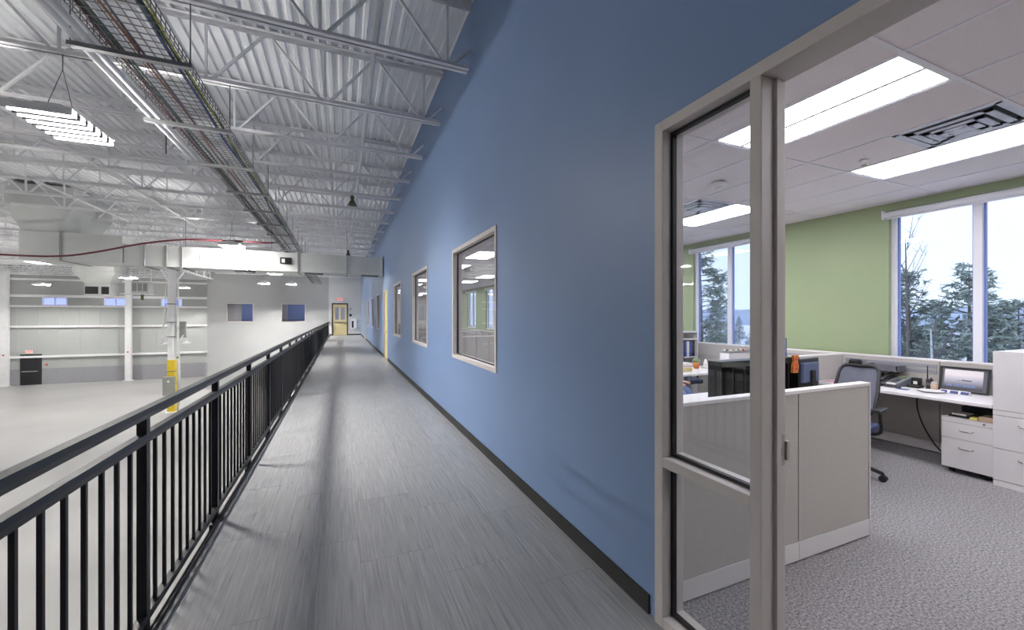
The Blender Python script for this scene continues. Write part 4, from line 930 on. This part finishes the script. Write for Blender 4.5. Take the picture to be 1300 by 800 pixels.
# ================================================================ SEATED PERSON (mostly behind the wall edge)
def person():
    J = {'pelvis':(0,0,.56),'waist':(-.02,0,.72),'chest':(.0,0,.92),'neck0':(.01,0,1.06),'neck':(.03,0,1.13),'head0':(.05,0,1.20),'head1':(.06,0,1.29),'head2':(.05,0,1.36)}
    for s_, n_ in ((1,'l'),(-1,'r')):
        J['hip'+n_]=(.05,s_*.1,.54); J['thigh'+n_]=(.25,s_*.12,.555); J['knee'+n_]=(.46,s_*.13,.53); J['shin'+n_]=(.50,s_*.13,.30); J['ankle'+n_]=(.52,s_*.13,.09); J['ball'+n_]=(.64,s_*.14,.045); J['toe'+n_]=(.72,s_*.145,.035)
        J['sho'+n_]=(.0,s_*.17,1.01); J['elb'+n_]=(.06,s_*.24,.76); J['fore'+n_]=(.2,s_*.2,.68); J['wri'+n_]=(.32,s_*.14,.655); J['palm'+n_]=(.39,s_*.12,.65)
        for k in range(4):
            yy = s_*(.12+.026*(k-1.5)); ln = (.062,.074,.07,.055)[k]
            J['f%d0%s'%(k,n_)]=(.42,yy,.652); J['f%d1%s'%(k,n_)]=(.42+ln*.6,yy,.648); J['f%d2%s'%(k,n_)]=(.42+ln,yy,.632)
        J['th0'+n_]=(.37,s_*.075,.655); J['th1'+n_]=(.41,s_*.055,.65)
    E = [('pelvis','waist'),('waist','chest'),('chest','neck0'),('neck0','neck'),('neck','head0'),('head0','head1'),('head1','head2')]
    for n_ in 'lr':
        E += [('pelvis','hip'+n_),('hip'+n_,'thigh'+n_),('thigh'+n_,'knee'+n_),('knee'+n_,'shin'+n_),('shin'+n_,'ankle'+n_),('ankle'+n_,'ball'+n_),('ball'+n_,'toe'+n_),
              ('chest','sho'+n_),('sho'+n_,'elb'+n_),('elb'+n_,'fore'+n_),('fore'+n_,'wri'+n_),('wri'+n_,'palm'+n_),('palm'+n_,'th0'+n_),('th0'+n_,'th1'+n_)]
        for k in range(4): E += [('palm'+n_,'f%d0%s'%(k,n_)),('f%d0%s'%(k,n_),'f%d1%s'%(k,n_)),('f%d1%s'%(k,n_),'f%d2%s'%(k,n_))]
    RAD = {'pelvis':(.17,.14),'waist':(.15,.11),'chest':(.17,.12),'neck0':(.08,.08),'neck':(.055,.055),'head0':(.075,.085),'head1':(.085,.10),'head2':(.06,.07),'hip':(.10,.10),'thigh':(.085,.085),'knee':(.065,.065),'shin':(.058,.058),'ankle':(.042,.042),'ball':(.045,.035),'toe':(.035,.025),'sho':(.07,.07),'elb':(.045,.045),'fore':(.042,.042),'wri':(.028,.025),'palm':(.036,.018),'th':(.011,.011),'f':(.009,.009)}
    names = list(J); idx = {n_:i for i, n_ in enumerate(names)}
    me = bpy.data.meshes.new('person'); me.from_pydata([J[n_] for n_ in names], [(idx[a],idx[c]) for a,c in E], [])
    o = bpy.data.objects.new('person', me); COL.objects.link(o)
    sk = o.modifiers.new('skin','SKIN'); sk.use_smooth_shade = True
    sub = o.modifiers.new('sub','SUBSURF'); sub.levels = 2; sub.render_levels = 2
    for n_, i in idx.items():
        key = n_ if n_ in RAD else next((q for q in ('hip','thigh','knee','shin','ankle','ball','toe','sho','elb','fore','wri','palm','th0','th1') if n_.startswith(q)), 'f')
        if key in ('th0','th1'): key = 'th'
        me.skin_vertices[0].data[i].radius = RAD[key]
    me.skin_vertices[0].data[0].use_root = True
    bpy.context.view_layer.update(); dg = bpy.context.evaluated_depsgraph_get(); m2 = bpy.data.meshes.new_from_object(o.evaluated_get(dg))
    bpy.data.objects.remove(o)
    for q in ('denim','shirt','skin','shoe'): m2.materials.append(MATS[q])
    for p_ in m2.polygons:
        c = p_.center; mi = 1
        if c.z > 1.09: mi = 2
        elif c.z < .10 and c.x > .4: mi = 3
        elif c.x > .33 and c.z > .615: mi = 2
        elif c.z < .60 and not (c.x < .2 and c.z > .66): mi = 0
        p_.material_index = mi; p_.use_smooth = True
    po = bpy.data.objects.new('person', m2); COL.objects.link(po)
    # hair, face
    MB().lathe([(.02,.16),(.07,.145),(.1,.10),(.108,.04),(.10,-.03),(.09,-.06)],(.035,0,1.27),16).build('hair','hair',po,smooth=True)
    MB().hexa([(.135,-.012,1.235),(.155,-.016,1.225),(.155,.016,1.225),(.135,.012,1.235)],[(.13,-.006,1.28),(.14,-.007,1.28),(.14,.007,1.28),(.13,.006,1.28)]).build('nose','skin',po)
    for s_ in (-1,1): MB().lathe([(.004,-.008),(.012,0),(.004,.008)],(.137,s_*.035,1.285),8).build('eye','gasket_black',po); MB().lathe([(.008,-.03),(.016,0),(.008,.03)],(.05,s_*.10,1.265),8).build('ear','skin',po,smooth=True)
    MB().box(.134,.146,-.022,.022,1.198,1.206).build('mouth','red_plastic',po)
    return po
po = person(); po.location = (4.2,4.66,-.02); po.rotation_euler = (0,0,R(-62))
tag(po,'person in light blue jeans seated at the desk, mostly hidden by the door frame','person')
chair('dark swivel chair under the seated person behind the sidelight edge',(4.15,4.70,0),R(-62))

# small things behind the end windows
t = thing('desk','desk with clutter behind the left end window','desk',(-6.6,YE+1.2,0)); MB().box(-7.6,-5.3,YE+.9,YE+1.6,1.02,1.06).build('worktop','laminate_white',t)
for x_ in (-7.5,-5.4): MB().box(x_-.03,x_+.03,YE+1.2,YE+1.26,0,1.02).build('leg','plastic_silver',t)
tag(MB().box(-6.9,-6.3,YE+1.0,YE+1.25,1.06,1.16).build('file_tray','red_plastic'),'red file tray behind the left end window','tray'); tag(MB().box(-6.2,-5.9,YE+1.0,YE+1.3,1.06,1.35).build('box','plastic_grey'),'grey box behind the left end window','box')
t = thing('curtain','pale vertical curtain behind the left end window','curtain',(-7.3,YE+.3,0))
for k in range(9): MB().tube([(-7.7+.1*k,YE+.28,.01),(-7.7+.1*k,YE+.28,2.6)],.045,8).build('fold','curtain_beige',t,smooth=True)
monitor('black monitor behind the right end window',(-2.9,YE+1.0,1.25),0,.6,.4,'dark')
t = thing('desk','desk with monitor behind the right end window','desk',(-3.3,YE+1.2,0)); MB().box(-4.4,-2.2,YE+.9,YE+1.6,1.21,1.25).build('worktop','panel_dark',t)
for x_ in (-4.3,-2.3): MB().box(x_-.03,x_+.03,YE+1.2,YE+1.26,0,1.21).build('leg','plastic_silver',t)
t = thing('wall_panel','pale violet wall panel behind the right end window','panel',(-4.0,YE+2.9,1)); MB().box(-4.9,-4.1,YE+2.9,YE+2.99,0,2.9).build('board','curtain_beige',t)
for j, x_ in enumerate((-7,-3.2,.4)):  # unseen lamps added to brighten what shows through end windows and door
    o = copy_tree(tf); o.location = (x_,YE+.9,2.985); o['label'] = ('troffer light in the room behind the left end window','troffer light in the room behind the right end window','troffer light in the stair hall behind walkway end door')[j]

# ================================================================ OUTDOORS
gz = -4.4
b = MB(); N = 24
for i in range(N+1):
    for j in range(N+1):
        x_ = 6.7+ (i/N)**2*420; y_ = -260+560*j/N
        b.v.append((x_,y_,gz+ .25*math.sin(x_*.13)*math.cos(y_*.11) - min(2.5, max(0,(x_-20))*.012)))
for i in range(N):
    for j in range(N): a = i*(N+1)+j; b.f.append((a,a+N+1,a+N+2,a+1))
struct(b.build('ground','snow',smooth=True))['label'] = 'snow covered ground outside the windows'
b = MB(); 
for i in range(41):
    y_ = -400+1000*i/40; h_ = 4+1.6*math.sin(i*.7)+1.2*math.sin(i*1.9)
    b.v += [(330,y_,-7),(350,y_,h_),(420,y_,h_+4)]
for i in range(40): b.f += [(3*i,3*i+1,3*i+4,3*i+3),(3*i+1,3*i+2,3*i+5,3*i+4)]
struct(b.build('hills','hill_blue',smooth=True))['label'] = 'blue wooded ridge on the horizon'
def conifer(label, x, y, h, rb, loose, group, nm='needles', seed=1, z0=None):
    rnd = random.Random(seed); zg = gz-.6 if z0 is None else z0
    t = thing('conifer_tree', label, 'tree', (x,y,zg), group)
    MB().tube([(x,y,zg),(x+.1,y,zg+h*.5),(x,y,zg+h)],[.02*h,.012*h,.01],7).build('trunk','bark',t,smooth=True)
    f = MB(); br = MB(); lv = int(h*(3.6 if not loose else 3.4))
    for i in range(lv):
        u = (i+.5)/lv; z = zg+h*(.08+.92*u); rr = rb*((1-u)**(.8 if not loose else .55))*(1 if not loose else rnd.uniform(.6,1.15))+.12
        for k in range(rnd.randint(5,8)):
            a = rnd.uniform(0,6.283); dr = rnd.uniform(-.18,.05) if not loose else rnd.uniform(.0,.35)
            e = Vector((math.cos(a)*rr,math.sin(a)*rr,dr*rr)); p = Vector((x,y,z)); br.tube([p,p+e],[.02,.005],3,False)
            m_ = max(7,int(rr*15))
            for q in range(m_):
                w_ = rnd.uniform(.25,1.0) if not loose else rnd.uniform(.45,1.05)
                c = p+e*w_+Vector((rnd.uniform(-.15,.15),rnd.uniform(-.15,.15),rnd.uniform(-.22,.22))); sz = .2 if not loose else .26
                for _ in range(3):
                    d1 = Vector((rnd.uniform(-1,1),rnd.uniform(-1,1),rnd.uniform(-.5,.6)))*sz; d2 = Vector((rnd.uniform(-1,1),rnd.uniform(-1,1),rnd.uniform(-.4,.4)))*sz*.4
                    f.add([c-d1*.5,c+d2,c+d1],[(0,1,2)])
    br.build('branches','bark',t); o = f.build('foliage',nm,t); o['kind'] = 'stuff'
    return t
T = [('tall loose pine left in the sidelight window',17.5,15.9,10.2,2.6,True),('small dense spruce right in the sidelight window',21.5,15.4,5.4,1.5,False),
     ('loose pine at the left edge of the large window',20.8,9.9,7.4,1.9,True),('loose pine left of the mullion in the large window',20.5,8.6,8.2,1.6,True),
     ('tall pine just left of the large window mullion',19.5,6.6,8.2,1.9,True),('pine reaching right beyond the large window mullion',20.5,5.8,7.0,1.8,True),
     ('low pine at the right edge of the large window',22.0,4.8,5.5,1.6,True),('spruce low behind the pines in the large window',26,10.8,6.3,1.9,False),
     ('pine seen between the sidelight and large window',22,13,8,2.2,True),('pine farther left along the building',18,22,9.5,2.4,True),
     ('dense spruce between the pines in the large window',24.5,9.3,6.4,2.0,False),('dense spruce low at the mullion of the large window',25,7.6,6.0,2.0,False),('bushy spruce right of the large window mullion',26,6.0,5.6,2.0,False),('bushy spruce at the right rim of the large window',27,4.6,5.2,2.0,False),('dense spruce behind the pine in the sidelight',24,20.5,7.5,2.2,False),('bushy spruce behind the sidelight mullion',27,19.5,5.4,2.0,False),
     ('spruce farther left along the building',21,28,9,2.2,False),('tall pine at the far left of the building',19,36,10,2.5,True)]
for i, (lb,x_,y_,h_,rb,lo) in enumerate(T): conifer(lb,x_,y_,h_,rb,lo,'evergreens outside the office',seed=i+3)
for i in range(26):
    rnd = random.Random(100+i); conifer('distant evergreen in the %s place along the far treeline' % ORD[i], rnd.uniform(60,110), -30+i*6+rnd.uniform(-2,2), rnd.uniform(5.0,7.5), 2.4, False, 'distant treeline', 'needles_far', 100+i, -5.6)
# bare birch
def bare(label,x,y,h,seed,m_):
    rnd = random.Random(seed); t = thing('bare_tree',label,'tree',(x,y,gz-.6),'bare trees outside the office')
    MB().tube([(x,y,gz-.6),(x+.05,y,gz+h*.5),(x+.1,y+.1,gz+h)],[.075,.06,.015],8).build('trunk',m_,t,smooth=True)
    b = MB()
    for i in range(26):
        z = gz+h*rnd.uniform(.4,.98); a = rnd.uniform(0,6.28); L = (h*.22)*rnd.uniform(.4,1); p = Vector((x+.07,y+.04,z)); e = p+Vector((math.cos(a)*L*.5,math.sin(a)*L*.5,L)); b.tube([p,(p+e)/2+Vector((0,0,-.04*L)),e],[.014,.009,.003],4,False)
        for k in range(3): q = p.lerp(e,rnd.uniform(.4,.9)); b.tube([q,q+Vector((rnd.uniform(-.3,.3),rnd.uniform(-.3,.3),rnd.uniform(.2,.5)))],[.006,.002],3,False)
    b.build('branches','twigs',t)
bare('white trunked bare birch in the large window',14.6,5.6,5.6,1,'birch_bark'); bare('thin bare tree rising above the pines',19.0,8.0,8.8,2,'bark'); bare('thin bare tree beside the sidelight mullion',20.5,13.2,8.0,5,'bark')
